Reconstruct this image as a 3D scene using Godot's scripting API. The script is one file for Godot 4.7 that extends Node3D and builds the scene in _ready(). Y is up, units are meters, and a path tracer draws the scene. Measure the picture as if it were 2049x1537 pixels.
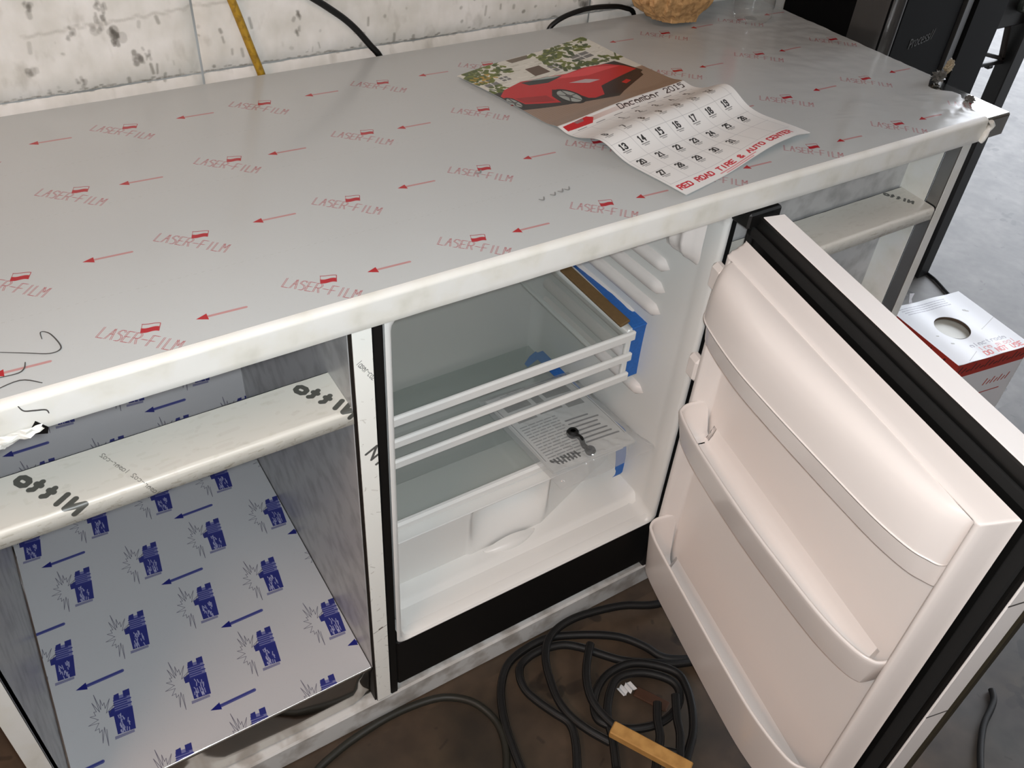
extends Node3D
# A film-wrapped stainless workbench with an open under-counter refrigerator, in a workshop. Metres, y up; the bench top's front right corner is at (0, 0.936, 0).

const DU := Vector3(-0.2198, 0, 0.9755)      # along the open refrigerator door, from its hinge to its free edge
const DN := Vector3(-0.9755, 0, -0.2198)     # out of the door's inner face
const DO := Vector3(-0.5551, 0, 0.0091)
const XL := -1.668                           # left end of the bench
const TOP := 0.936
const BACK := -0.6096

var names := {}
var nz := FastNoiseLite.new()
var rng := RandomNumberGenerator.new()

# ---------------------------------------------------------------- mesh building
class MB:
	var v := PackedVector3Array()
	var n := PackedVector3Array()
	var t := PackedVector2Array()
	var c := PackedColorArray()

	func tri(a: Vector3, b: Vector3, d: Vector3, na: Vector3, nb: Vector3, nd: Vector3, ta := Vector2.ZERO, tb := Vector2.ZERO, td := Vector2.ZERO) -> void:
		if (b - a).cross(d - a).length_squared() < 1e-18:
			return
		if (b - a).cross(d - a).dot(na + nb + nd) > 0.0:
			v.append_array([a, d, b]); n.append_array([na, nd, nb]); t.append_array([ta, td, tb])
		else:
			v.append_array([a, b, d]); n.append_array([na, nb, nd]); t.append_array([ta, tb, td])

	func quad(a: Vector3, b: Vector3, d: Vector3, e: Vector3, out: Vector3, ta := Vector2(0, 0), tb := Vector2(1, 0), td := Vector2(1, 1), te := Vector2(0, 1)) -> void:
		var nn := (b - a).cross(d - a)
		if nn.length_squared() < 1e-18:
			nn = (d - a).cross(e - a)
		nn = nn.normalized()
		if nn.dot(out) < 0.0:
			nn = -nn
		tri(a, b, d, nn, nn, nn, ta, tb, td)
		tri(a, d, e, nn, nn, nn, ta, td, te)

	# a box with chamfered edges, from corner p to corner q
	func box(p: Vector3, q: Vector3, bev := 0.002, basis := Basis(), origin := Vector3.ZERO) -> void:
		var m := (p + q) / 2.0
		var h := (q - p).abs() / 2.0
		var b := minf(bev, minf(h.x, minf(h.y, h.z)) * 0.9)
		var pt := func(s: Vector3, axis: int) -> Vector3:
			var r := Vector3(s.x * (h.x - b), s.y * (h.y - b), s.z * (h.z - b))
			r[axis] = s[axis] * h[axis]
			return origin + basis * (m + r)
		for ax in 3:
			var u := (ax + 1) % 3
			var w := (ax + 2) % 3
			for sg in [-1.0, 1.0]:
				var cs := []
				for k in [[-1, -1], [1, -1], [1, 1], [-1, 1]]:
					var s := Vector3.ZERO
					s[ax] = sg; s[u] = k[0]; s[w] = k[1]
					cs.append(pt.call(s, ax))
				var o := Vector3.ZERO
				o[ax] = sg
				quad(cs[0], cs[1], cs[2], cs[3], basis * o)
			for su in [-1.0, 1.0]:
				for sw in [-1.0, 1.0]:
					var s0 := Vector3.ZERO
					s0[u] = su; s0[w] = sw; s0[ax] = -1
					var s1 := s0
					s1[ax] = 1
					var o2 := Vector3.ZERO
					o2[u] = su; o2[w] = sw
					quad(pt.call(s0, u), pt.call(s1, u), pt.call(s1, w), pt.call(s0, w), basis * o2)
		for i in 8:
			var s := Vector3(1 if i & 1 else -1, 1 if i & 2 else -1, 1 if i & 4 else -1)
			var o := (basis * s).normalized()
			tri(pt.call(s, 0), pt.call(s, 1), pt.call(s, 2), o, o, o)

	# smooth grid of rows of points; flip turns its normals round
	func grid(P: Array, flip := false, close_u := false, close_v := false, uvs = null) -> void:
		var nu := P.size()
		var nv: int = P[0].size()
		var N := []
		for i in nu:
			var row := PackedVector3Array()
			for j in nv:
				var i0 := (i - 1 + nu) % nu if close_u else maxi(i - 1, 0)
				var i1 := (i + 1) % nu if close_u else mini(i + 1, nu - 1)
				var j0 := (j - 1 + nv) % nv if close_v else maxi(j - 1, 0)
				var j1 := (j + 1) % nv if close_v else mini(j + 1, nv - 1)
				var nn: Vector3 = (P[i1][j] - P[i0][j]).cross(P[i][j1] - P[i][j0])
				nn = nn.normalized() if nn.length_squared() > 1e-20 else Vector3.UP
				row.append(-nn if flip else nn)
			N.append(row)
		for i in (nu if close_u else nu - 1):
			for j in (nv if close_v else nv - 1):
				var i1 := (i + 1) % nu
				var j1 := (j + 1) % nv
				var u0 := Vector2(float(i) / maxi(nu - 1, 1), float(j) / maxi(nv - 1, 1))
				var u1 := Vector2(float(i + 1) / maxi(nu - 1, 1), float(j + 1) / maxi(nv - 1, 1))
				var A := u0
				var B := Vector2(u1.x, u0.y)
				var C := u1
				var D := Vector2(u0.x, u1.y)
				if uvs != null:
					A = uvs[i][j]; B = uvs[i1][j]; C = uvs[i1][j1]; D = uvs[i][j1]
				tri(P[i][j], P[i1][j], P[i1][j1], N[i][j], N[i1][j], N[i1][j1], A, B, C)
				tri(P[i][j], P[i1][j1], P[i][j1], N[i][j], N[i1][j1], N[i][j1], A, C, D)

	func fan(loop: PackedVector3Array, out: Vector3) -> void:
		var m := Vector3.ZERO
		for p in loop:
			m += p
		m /= loop.size()
		for i in loop.size():
			tri(m, loop[i], loop[(i + 1) % loop.size()], out, out, out)

	func tube(pts: PackedVector3Array, r: float, seg := 10, squash := 1.0) -> void:
		var rows := []
		var side := Vector3.ZERO
		for i in pts.size():
			var d := (pts[mini(i + 1, pts.size() - 1)] - pts[maxi(i - 1, 0)]).normalized()
			if side == Vector3.ZERO:
				side = d.cross(Vector3.UP if absf(d.y) < 0.9 else Vector3.RIGHT).normalized()
			side = (side - d * side.dot(d)).normalized()
			var up := side.cross(d)
			var row := PackedVector3Array()
			for k in seg:
				var a := TAU * k / seg
				row.append(pts[i] + side * cos(a) * r + up * sin(a) * r * squash)
			rows.append(row)
		grid(rows, true, false, true)
		fan(rows[0], (pts[0] - pts[1]).normalized())
		fan(rows[-1], (pts[-1] - pts[-2]).normalized())

	func lathe(prof: Array, at: Vector3, seg := 32) -> void:
		var rows := []
		for p in prof:
			var row := PackedVector3Array()
			for k in seg:
				var a := TAU * k / seg
				row.append(at + Vector3(cos(a) * p.x, p.y, sin(a) * p.x))
			rows.append(row)
		grid(rows, false, false, true)

	# a strip of cloth, tape or ink: centre points, half-width vectors, thickness along the normal
	func ribbon(pts: PackedVector3Array, half: PackedVector3Array, thick: float) -> void:
		var a := []
		for i in pts.size():
			var d := (pts[mini(i + 1, pts.size() - 1)] - pts[maxi(i - 1, 0)]).normalized()
			var nn := half[i].cross(d).normalized() * thick / 2.0
			a.append(PackedVector3Array([pts[i] - half[i] + nn, pts[i] + half[i] + nn, pts[i] + half[i] - nn, pts[i] - half[i] - nn]))
		for i in a.size() - 1:
			for k in 4:
				var k1 := (k + 1) % 4
				var mid: Vector3 = (a[i][k] + a[i][k1]) / 2.0 - pts[i]
				quad(a[i][k], a[i][k1], a[i + 1][k1], a[i + 1][k], mid)
		quad(a[0][0], a[0][1], a[0][2], a[0][3], pts[0] - pts[1])
		quad(a[-1][0], a[-1][1], a[-1][2], a[-1][3], pts[-1] - pts[-2])

	# turn all normals so that most point away from a point (or towards it)
	func face(from: Vector3, towards := false, squash := Vector3.ONE) -> void:
		var k := 0.0
		for i in n.size():
			k += signf(n[i].dot((v[i] - from) * squash))
		if (k < 0.0) != towards:
			for i in n.size():
				n[i] = -n[i]

	# crisp facets
	func facet() -> void:
		for i in range(0, v.size(), 3):
			var o := (v[i + 1] - v[i]).cross(v[i + 2] - v[i]).normalized()
			if o.dot(n[i] + n[i + 1] + n[i + 2]) < 0.0:
				o = -o
			for k in 3:
				n[i + k] = n[i + k].lerp(o, 0.75).normalized()

	func mesh() -> ArrayMesh:
		for i in range(0, v.size(), 3):      # front faces run clockwise round their normals
			if (v[i + 1] - v[i]).cross(v[i + 2] - v[i]).dot(n[i] + n[i + 1] + n[i + 2]) > 0.0:
				var a := v[i + 1]
				v[i + 1] = v[i + 2]
				v[i + 2] = a
				a = n[i + 1]
				n[i + 1] = n[i + 2]
				n[i + 2] = a
				var b := t[i + 1]
				t[i + 1] = t[i + 2]
				t[i + 2] = b
				if c.size() == v.size():
					var d := c[i + 1]
					c[i + 1] = c[i + 2]
					c[i + 2] = d
		var arr := []
		arr.resize(Mesh.ARRAY_MAX)
		arr[Mesh.ARRAY_VERTEX] = v
		arr[Mesh.ARRAY_NORMAL] = n
		arr[Mesh.ARRAY_TEX_UV] = t
		if c.size() == v.size() and c.size() > 0:
			arr[Mesh.ARRAY_COLOR] = c
		var m := ArrayMesh.new()
		m.add_surface_from_arrays(Mesh.PRIMITIVE_TRIANGLES, arr)
		return m

# ---------------------------------------------------------------- scene helpers
func numbered(s: String) -> String:
	names[s] = names.get(s, -1) + 1
	return s if names[s] == 0 else "%s_%03d" % [s, names[s]]

func tag(o: Node, label: String, category: String, group := "") -> Node:
	o.set_meta("label", label)
	o.set_meta("category", category)
	if group:
		o.set_meta("group", group)
	return o

func thing(called: String, label: String, category: String, at := Vector3.ZERO, group := "") -> Node3D:
	var o := Node3D.new()
	o.name = numbered(called)
	o.position = at
	add_child(o)
	tag(o, label, category, group)
	return o

# a part whose mesh is written in world coordinates
func part(root: Node3D, called: String, mb, mat: Material, label := "") -> MeshInstance3D:
	var o := MeshInstance3D.new()
	o.name = called
	o.mesh = mb.mesh() if mb is MB else mb
	o.material_override = mat
	root.add_child(o, true)
	if root.get_parent() == self and not root is MeshInstance3D:
		o.position = -root.position
	if label:
		o.set_meta("label", label)
	return o

func single(called: String, mb, mat: Material, label: String, category: String, group := "") -> MeshInstance3D:
	var o := MeshInstance3D.new()
	o.name = numbered(called)
	o.mesh = mb.mesh() if mb is MB else mb
	o.material_override = mat
	add_child(o)
	tag(o, label, category, group)
	return o

func struct(called: String, mb: MB, mat: Material) -> MeshInstance3D:
	var o := MeshInstance3D.new()
	o.name = called
	o.mesh = mb.mesh()
	o.material_override = mat
	o.set_meta("kind", "structure")
	add_child(o)
	return o

func mat(col: Color, rough: float, metal := 0.0, tex: Texture2D = null) -> StandardMaterial3D:
	var m := StandardMaterial3D.new()
	m.albedo_color = col
	m.roughness = rough
	m.metallic = metal
	m.albedo_texture = tex
	return m

func noise_tex(freq: float, ramp: Array, size := 512, seed_ := 1, octaves := 4, normal := false) -> NoiseTexture2D:
	var f := FastNoiseLite.new()
	f.seed = seed_
	f.frequency = freq
	f.fractal_octaves = octaves
	var t := NoiseTexture2D.new()
	t.width = size
	t.height = size
	t.seamless = true
	t.noise = f
	if normal:
		t.as_normal_map = true
		t.bump_strength = 4.0
	elif ramp:
		var g := Gradient.new()
		g.offsets = PackedFloat32Array()
		var offs := PackedFloat32Array()
		var cols := PackedColorArray()
		for r in ramp:
			offs.append(r[0])
			cols.append(r[1])
		g.offsets = offs
		g.colors = cols
		t.color_ramp = g
	return t

func world_tri(m: StandardMaterial3D, s: float) -> StandardMaterial3D:
	m.uv1_triplanar = true
	m.uv1_world_triplanar = true
	m.uv1_scale = Vector3(s, s, s)
	return m

func grey(a: float, warm := 0.0) -> Color:
	return Color(a * (1.0 + warm), a, a * (1.0 - warm))

func spline(pts: PackedVector3Array, per := 6) -> PackedVector3Array:
	var out := PackedVector3Array()
	for i in pts.size() - 1:
		for k in per:
			out.append(pts[i].cubic_interpolate(pts[i + 1], pts[maxi(i - 1, 0)], pts[mini(i + 2, pts.size() - 1)], float(k) / per))
	out.append(pts[-1])
	return out

func path(flat: Array) -> PackedVector3Array:
	var out := PackedVector3Array()
	for i in range(0, flat.size(), 3):
		out.append(Vector3(flat[i], flat[i + 1], flat[i + 2]))
	return out

# interpolation along a list of [position, value]
func along(keys: Array, x: float) -> float:
	for i in keys.size() - 1:
		if x <= keys[i + 1][0]:
			return lerpf(keys[i][1], keys[i + 1][1], clampf((x - keys[i][0]) / maxf(keys[i + 1][0] - keys[i][0], 1e-6), 0, 1))
	return keys[-1][1]

# ---------------------------------------------------------------- drawing flat print into images
const GLYPH := {
	"A": "002640 1333", "B": "00063645443403 033342413000", "C": "45361605011030 3041", "D": "00063645413000", "E": "46060040 0333", "F": "460600 0333", "G": "453616050110304133 3323",
	"I": "2620", "L": "060040", "M": "0006234640", "N": "00064046", "O": "160501103041453616", "P": "000636454433 3303", "R": "000636454433 3303 2340", "S": "453616050433424130100 01", "T": "0646 2620", "U": "060110304146", "W": "0610243046",
	"Y": "062346 2320", "i": "2420 2625", "t": "262130 1434", "o": "140301103041433414", "e": "033341432414030110 3040", "c": "443414030110304", "m": "0004 031424 2420 243444 4440", "b": "0600 0314344341301001", "r": "1014 13243444", "p": "0004 00", "k": "0600 0234 2240", "s": "443414034231100001",
	"-": "0343", "&": "4004051626351301102042", "0": "160501103041453616", "1": "152620 1030", "2": "05163645440040", "3": "0516364544334241301001 2333", "4": "30360242", "5": "46060434433041 3010 01", "6": "451605011030414233 3303", "7": "064610", "8": "13040516364534331302011030414233", "9": "011030414536160504 1343", ",": "2110", "l": "2620", "q": "40443414030110304", "u": "0401103041 4440", "d": "4640 4334140301103041", "a": "4440 4334140301103041", "y": "0422 4410",
}

func seg(im: Image, a: Vector2, b: Vector2, w: float, col: Color, wrap := false) -> void:
	var sx := im.get_width()
	var sy := im.get_height()
	var r := w / 2.0 + 1.0
	var d := b - a
	var l2 := maxf(d.length_squared(), 1e-6)
	for y in range(int(floor(minf(a.y, b.y) - r)), int(ceil(maxf(a.y, b.y) + r)) + 1):
		for x in range(int(floor(minf(a.x, b.x) - r)), int(ceil(maxf(a.x, b.x) + r)) + 1):
			var p := Vector2(x, y)
			var k := clampf((p - a).dot(d) / l2, 0, 1)
			var cov := clampf(w / 2.0 + 0.5 - p.distance_to(a + d * k), 0, 1) * col.a
			if cov <= 0.0:
				continue
			var X := x
			var Y := y
			if wrap:
				X = posmod(x, sx)
				Y = posmod(y, sy)
			elif x < 0 or y < 0 or x >= sx or y >= sy:
				continue
			var o := im.get_pixel(X, Y)
			im.set_pixel(X, Y, Color(lerpf(o.r, col.r, cov), lerpf(o.g, col.g, cov), lerpf(o.b, col.b, cov)))

func poly(im: Image, pts: PackedVector2Array, col: Color, wrap := false) -> void:
	var lo := pts[0]
	var hi := pts[0]
	for p in pts:
		lo = lo.min(p)
		hi = hi.max(p)
	for y in range(int(lo.y), int(hi.y) + 1):
		for x in range(int(lo.x), int(hi.x) + 1):
			if Geometry2D.is_point_in_polygon(Vector2(x + 0.5, y + 0.5), pts):
				var X := x
				var Y := y
				if wrap:
					X = posmod(x, im.get_width())
					Y = posmod(y, im.get_height())
				elif x < 0 or y < 0 or x >= im.get_width() or y >= im.get_height():
					continue
				var o := im.get_pixel(X, Y)
				im.set_pixel(X, Y, o.lerp(Color(col.r, col.g, col.b), col.a))

# text starting at p, running along u (pixels per glyph advance), up along w (cap height); both are pixel vectors
func write(im: Image, s: String, p: Vector2, u: Vector2, w: Vector2, width: float, col: Color, wrap := false) -> void:
	for i in s.length():
		var g: String = GLYPH.get(s[i], "")
		for stroke in g.split(" ", false):
			var last := Vector2.INF
			for k in range(0, stroke.length() - 1, 2):
				var q := p + u * (i + 0.72 * int(stroke[k]) / 4.0) + w * int(stroke[k + 1]) / 6.0
				if last != Vector2.INF:
					seg(im, last, q, width, col, wrap)
				last = q

func blank(w: int, h: int, col: Color) -> Image:
	var im := Image.create(w, h, false, Image.FORMAT_RGB8)
	im.fill(col)
	return im

# ---------------------------------------------------------------- materials
var M := {}

func make_materials() -> void:
	var fibre := noise_tex(0.02, [[0.3, Color(0.95, 0.95, 0.95)], [0.75, Color(1, 1, 1)]], 512, 3)
	M.film = world_tri(mat(Color(0.86, 0.855, 0.835), 0.33, 0.0, noise_tex(0.012, [[0.0, Color(0.93, 0.925, 0.90)], [0.3, Color(0.985, 0.98, 0.965)], [0.6, Color(1, 1, 1)]], 512, 5, 5)), 2.3)
	M.film_print = mat(Color.WHITE, 0.2, 0.0, film_texture())
	M.blue_print = mat(Color.WHITE, 0.42, 0.0, blue_texture())
	M.steel = mat(Color(0.78, 0.77, 0.75), 0.08, 1.0)
	M.steel_satin = mat(Color(0.62, 0.62, 0.62), 0.3, 1.0)
	M.panel = world_tri(mat(Color(0.76, 0.76, 0.76), 0.34, 0.2, noise_tex(0.02, [[0.0, Color(0.82, 0.82, 0.82)], [0.6, Color(1, 1, 1)]], 512, 8)), 1.7)
	M.dark_gap = mat(Color(0.10, 0.075, 0.05), 0.6)
	M.black = mat(Color(0.035, 0.033, 0.03), 0.5)
	M.gasket = mat(Color(0.03, 0.03, 0.028), 0.9)
	M.rail = world_tri(mat(Color(0.80, 0.80, 0.79), 0.4, 0.0, noise_tex(0.015, [[0.2, Color(0.8, 0.78, 0.76)], [0.6, Color(1, 1, 1)]], 512, 15)), 2.0)
	M.skin = mat(Color(0.95, 0.935, 0.925), 0.3)
	M.white = mat(Color(0.915, 0.885, 0.865), 0.2)
	M.white_soft = mat(Color(0.89, 0.885, 0.87), 0.35)
	M.trim = mat(Color(0.92, 0.915, 0.90), 0.3)
	M.glass = mat(Color(0.52, 0.60, 0.56, 0.15), 0.04)
	M.glass.transparency = BaseMaterial3D.TRANSPARENCY_ALPHA
	M.clear = mat(Color(0.85, 0.86, 0.86, 0.17), 0.06)
	M.bottle = mat(Color(0.8, 0.82, 0.8, 0.05), 0.05)
	M.bottle.transparency = BaseMaterial3D.TRANSPARENCY_ALPHA
	M.clear.transparency = BaseMaterial3D.TRANSPARENCY_ALPHA
	M.tape = world_tri(mat(Color(0.16, 0.42, 0.74), 0.6, 0.0, fibre), 12.0)
	M.card = world_tri(mat(Color(0.47, 0.36, 0.22), 0.85, 0.0, fibre), 8.0)
	M.rubber = mat(Color(0.03, 0.029, 0.028), 0.62)
	M.hose = mat(Color(0.13, 0.125, 0.095), 0.55)
	M.cord_black = mat(Color(0.025, 0.024, 0.022), 0.45)
	M.ink = mat(Color(0.28, 0.27, 0.26), 0.7)
	M.steel_dark = mat(Color(0.03, 0.03, 0.03), 0.4, 0.0)

func film_texture() -> ImageTexture:
	var W := 1024
	var H := 1664
	var im := blank(W, H, Color(0.725, 0.735, 0.73))
	var f := FastNoiseLite.new()
	f.seed = 4
	f.frequency = 0.006
	for k in 900:   # fine dust and scuffs
		var p := Vector2(rng.randf() * W, rng.randf() * H)
		seg(im, p, p + Vector2(rng.randf_range(-7, 7), rng.randf_range(-7, 7)), rng.randf_range(1, 3), Color(0.66, 0.65, 0.62, rng.randf_range(0.06, 0.3)), true)
	var k := W / 0.1905
	var red := Color(0.62, 0.25, 0.26)
	for row in 2:
		var tip := Vector2(-1.321, -0.045) if row == 0 else Vector2(-1.397, -0.2)
		var txt := Vector2(-1.415, -0.061) if row == 0 else Vector2(-1.319, -0.210)
		var ph := H / 0.31 / k
		tip = Vector2(fposmod(tip.x, 0.1905), fposmod(tip.y, 0.31) ) * k
		txt = Vector2(fposmod(txt.x, 0.1905), fposmod(txt.y, 0.31)) * k
		tip.y *= ph
		txt.y *= ph
		# arrow: pale shaft, solid head
		seg(im, tip + Vector2(60, 2), tip + Vector2(276, 12), 19, Color(0.71, 0.47, 0.46, 0.75), true)
		poly(im, PackedVector2Array([tip, tip + Vector2(66, -27), tip + Vector2(62, 32)]), Color(0.66, 0.15, 0.17), true)
		# slanting outlined words
		var u := Vector2(0.0069, 0.0064) * k
		var w := Vector2(0.0115, -0.0125) * k
		for o in [Vector2(0, 0), Vector2(7, 3)]:
			write(im, "LASER-FILM", txt + o, u * 0.92, w, 3.4, Color(red.r, red.g, red.b, 0.62), true)
		# flag-like emblem above the hyphen
		var c := txt + Vector2(0.049, 0.0125) * k
		var ex := Vector2(0.92, 0.34)
		var ey := Vector2(0.34, -0.92)
		c += Vector2(0.0015, -0.0035) * k
		for i in 40:
			var a := (i / 39.0 - 0.5) * 2.0
			var wave := sin(a * 2.6) * 7.0
			seg(im, c + ex * a * 47 + ey * (wave - 34), c + ex * a * 47 + ey * (wave + 2), 5.0, Color(0.66, 0.15, 0.18, 0.9), true)
			seg(im, c + ex * a * 47 + ey * (wave * 0.4 + 36), c + ex * a * 47 + ey * (wave * 0.4 + 39), 4.0, Color(red.r, red.g, red.b, 0.8), true)
		seg(im, c + ex * 47 + ey * -20, c + ex * 50 + ey * 38, 5.0, Color(red.r, red.g, red.b, 0.8), true)
		seg(im, c + ex * -47 + ey * -20, c + ex * -46 + ey * 36, 4.0, Color(red.r, red.g, red.b, 0.6), true)
	# perforation dots
	for z in [-0.125, -0.315]:
		var y := fposmod(z, 0.31) / 0.31 * H
		for i in 22:
			var x := i * W / 22.0
			seg(im, Vector2(x, y), Vector2(x + 16, y + rng.randf_range(-3, 3)), 3.0, Color(0.6, 0.59, 0.57, rng.randf_range(0.15, 0.55)), true)
	im.generate_mipmaps()
	return ImageTexture.create_from_image(im)

func blue_texture() -> ImageTexture:
	# one repeat is 0.233 m by 0.274 m
	var W := 1024
	var H := 1204
	var k := W / 0.233
	var im := blank(W, H, Color(0.745, 0.745, 0.75))
	for i in 500:
		var p := Vector2(rng.randf() * W, rng.randf() * H)
		seg(im, p, p + Vector2(rng.randf_range(-8, 8), rng.randf_range(-8, 8)), rng.randf_range(1, 3), Color(0.6, 0.59, 0.58, rng.randf_range(0.05, 0.22)), true)
	var blue := Color(0.17, 0.19, 0.47)
	for row in 2:
		for col in 2:
			var q := Vector2(-1.541, -0.461) + Vector2(col * 0.1165 + row * 0.0575, row * 0.137)
			q = Vector2(fposmod(q.x, 0.233), fposmod(q.y, 0.274)) * k
			var e := Vector2(-0.008, 0.066) * k      # down the block
			var s := Vector2(0.0245, 0.003) * k       # across it
			# striped upper half, lettered lower half
			poly(im, PackedVector2Array([q, q + s, q + s + e * 0.42, q + e * 0.42]), Color(0.46, 0.47, 0.64), true)
			poly(im, PackedVector2Array([q + e * 0.4 - s * 0.12, q + s * 1.04 + e * 0.4, q + s * 1.04 + e, q + e - s * 0.02]), blue, true)
			poly(im, PackedVector2Array([q + e * 0.33 - s * 0.38, q + e * 0.27, q + e * 0.5, q + e * 0.5 - s * 0.34]), blue, true)
			poly(im, PackedVector2Array([q - e * 0.05 + s * 0.05, q - e * 0.07 + s * 0.35, q + e * 0.1 + s * 0.35, q + e * 0.1]), blue, true)
			poly(im, PackedVector2Array([q - e * 0.09 + s * 0.6, q - e * 0.1 + s, q + e * 0.08 + s, q + e * 0.08 + s * 0.6]), blue, true)
			for i in 6:
				var a := q + e * (0.1 + 0.06 * i)
				seg(im, a, a + s * (0.75 + 0.25 * float(i % 2)), 10, Color(0.2, 0.22, 0.5), true)
			for i in 26:
				var a := q + e * rng.randf_range(0.46, 0.94) + s * rng.randf_range(0.1, 0.75)
				seg(im, a, a + e * rng.randf_range(0.04, 0.14) + s * rng.randf_range(-0.06, 0.1), 6, Color(0.66, 0.66, 0.76, 0.85), true)
			poly(im, PackedVector2Array([q + e * 1.03 - s * 0.2, q + e * 1.01 + s * 0.95, q + e * 1.08 + s * 0.95, q + e * 1.11 - s * 0.2]), Color(0.5, 0.5, 0.6), true)
			# burst of thin spikes beside it
			var c := q + e * 0.33 - s * 0.75
			var last := Vector2.INF
			for i in 27:
				var a := -0.2 - TAU * 0.72 * i / 26.0
				var rr := (0.040 if i % 2 else 0.020) * k * (1.0 + 0.25 * sin(i * 2.3))
				var p := c + Vector2(cos(a) * 0.45, sin(a)) * rr + Vector2(0, 0.01 * k)
				if last != Vector2.INF:
					seg(im, last, p, 3.4, Color(0.33, 0.32, 0.38, 0.85), true)
				last = p
	for row in 2:
		var tip := Vector2(-1.417, -0.0895) if row == 0 else Vector2(-1.355, -0.2275)
		tip = Vector2(fposmod(tip.x, 0.233), fposmod(tip.y, 0.274)) * k
		seg(im, tip + Vector2(60, 0), tip + Vector2(310, 0), 27, Color(0.31, 0.33, 0.55), true)
		seg(im, tip + Vector2(60, -3), tip + Vector2(310, -3), 8, Color(0.2, 0.22, 0.5), true)
		poly(im, PackedVector2Array([tip, tip + Vector2(72, -30), tip + Vector2(72, 30)]), Color(0.09, 0.11, 0.44), true)
	im.generate_mipmaps()
	return ImageTexture.create_from_image(im)

# ---------------------------------------------------------------- the scene
func _ready() -> void:
	var cam := Camera3D.new()
	cam.name = "camera"
	cam.position = Vector3(-1.4583, 1.4971, 0.7171)
	cam.rotation = Vector3(-0.7163, -0.6138, 0.08355)
	cam.fov = 47.17
	cam.near = 0.02
	add_child(cam)
	cam.current = true
	var env := Environment.new()
	var sky_mat := ProceduralSkyMaterial.new()
	sky_mat.sky_top_color = Color(0.88, 0.90, 0.935)
	sky_mat.sky_horizon_color = Color(0.93, 0.94, 0.955)
	sky_mat.ground_bottom_color = Color(0.45, 0.44, 0.43)
	sky_mat.ground_horizon_color = Color(0.62, 0.62, 0.61)
	sky_mat.sky_energy_multiplier = 2.6
	sky_mat.ground_energy_multiplier = 0.8
	env.sky = Sky.new()
	env.sky.sky_material = sky_mat
	env.background_mode = Environment.BG_SKY
	env.tonemap_mode = Environment.TONE_MAPPER_LINEAR
	env.tonemap_exposure = 1.0
	env.sdfgi_enabled = true
	env.ssao_enabled = true
	env.ssil_enabled = true
	var we := WorldEnvironment.new()
	we.name = "world_environment"
	we.environment = env
	add_child(we)
	nz.seed = 7
	nz.frequency = 1.0
	rng.seed = 11
	make_materials()
	# two long ceiling lamps, to the left of and in front of the bench
	ceiling_lamp(Vector3(-3.1, 3.32, 1.0), 0.0, Vector2(0.35, 1.5), 3.9, Color(1.0, 0.81, 0.69), "warm white ceiling lamp to the left of the workbench")
	ceiling_lamp(Vector3(-1.0, 3.32, 3.0), PI / 2, Vector2(0.35, 1.5), 2.2, Color(0.97, 0.98, 1.0), "white ceiling lamp in front of the workbench")

	# the photographer's phone flash, beside the lens
	var flash := SpotLight3D.new()
	flash.name = "phone_flash_light"
	flash.position = cam.position + cam.basis * Vector3(0.012, 0.006, 0.004)
	flash.rotation = cam.rotation
	flash.spot_angle = 62.0
	flash.spot_angle_attenuation = 0.7
	flash.spot_range = 14.0
	flash.spot_attenuation = 2.0
	flash.light_size = 0.004
	flash.light_energy = 1.1
	flash.light_color = Color(0.955, 0.985, 1.0)
	flash.shadow_enabled = true
	add_child(flash)

	shell()
	bench()
	bench_film()
	fridge()
	fridge_contents()
	cabinet_machine()
	stand()
	calendar()
	paper_bag()
	bottle()
	cords()
	box_on_floor()
	floor_cables()

func ceiling_lamp(at: Vector3, turn: float, size: Vector2, energy: float, col: Color, label: String) -> void:
	var o := thing("ceiling_lamp", label, "lamp", at)
	o.rotation.y = turn
	var h := MB.new()
	h.box(Vector3(-size.x / 2 - 0.03, 0.0, -size.y / 2 - 0.03), Vector3(size.x / 2 + 0.03, 0.078, size.y / 2 + 0.03), 0.01)
	var b := MeshInstance3D.new()
	b.name = "housing"
	b.mesh = h.mesh()
	b.material_override = mat(Color(0.85, 0.85, 0.85), 0.5)
	o.add_child(b, true)
	var d := MB.new()
	d.box(Vector3(-size.x / 2, -0.02, -size.y / 2), Vector3(size.x / 2, 0.0, size.y / 2), 0.006)
	var e := mat(Color(0.9, 0.9, 0.88), 0.5)
	e.emission_enabled = true
	e.emission = col
	e.emission_energy_multiplier = 1.0
	var g := MeshInstance3D.new()
	g.name = "diffuser"
	g.mesh = d.mesh()
	g.material_override = e
	o.add_child(g, true)
	var l := AreaLight3D.new()
	l.name = "lamp_light"
	l.area_size = size
	l.light_color = col
	l.light_energy = energy
	l.shadow_enabled = true
	l.position = Vector3(0, -0.024, 0)
	l.rotation.x = -PI / 2
	l.set("area_range", 12.0)
	o.add_child(l, true)

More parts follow.
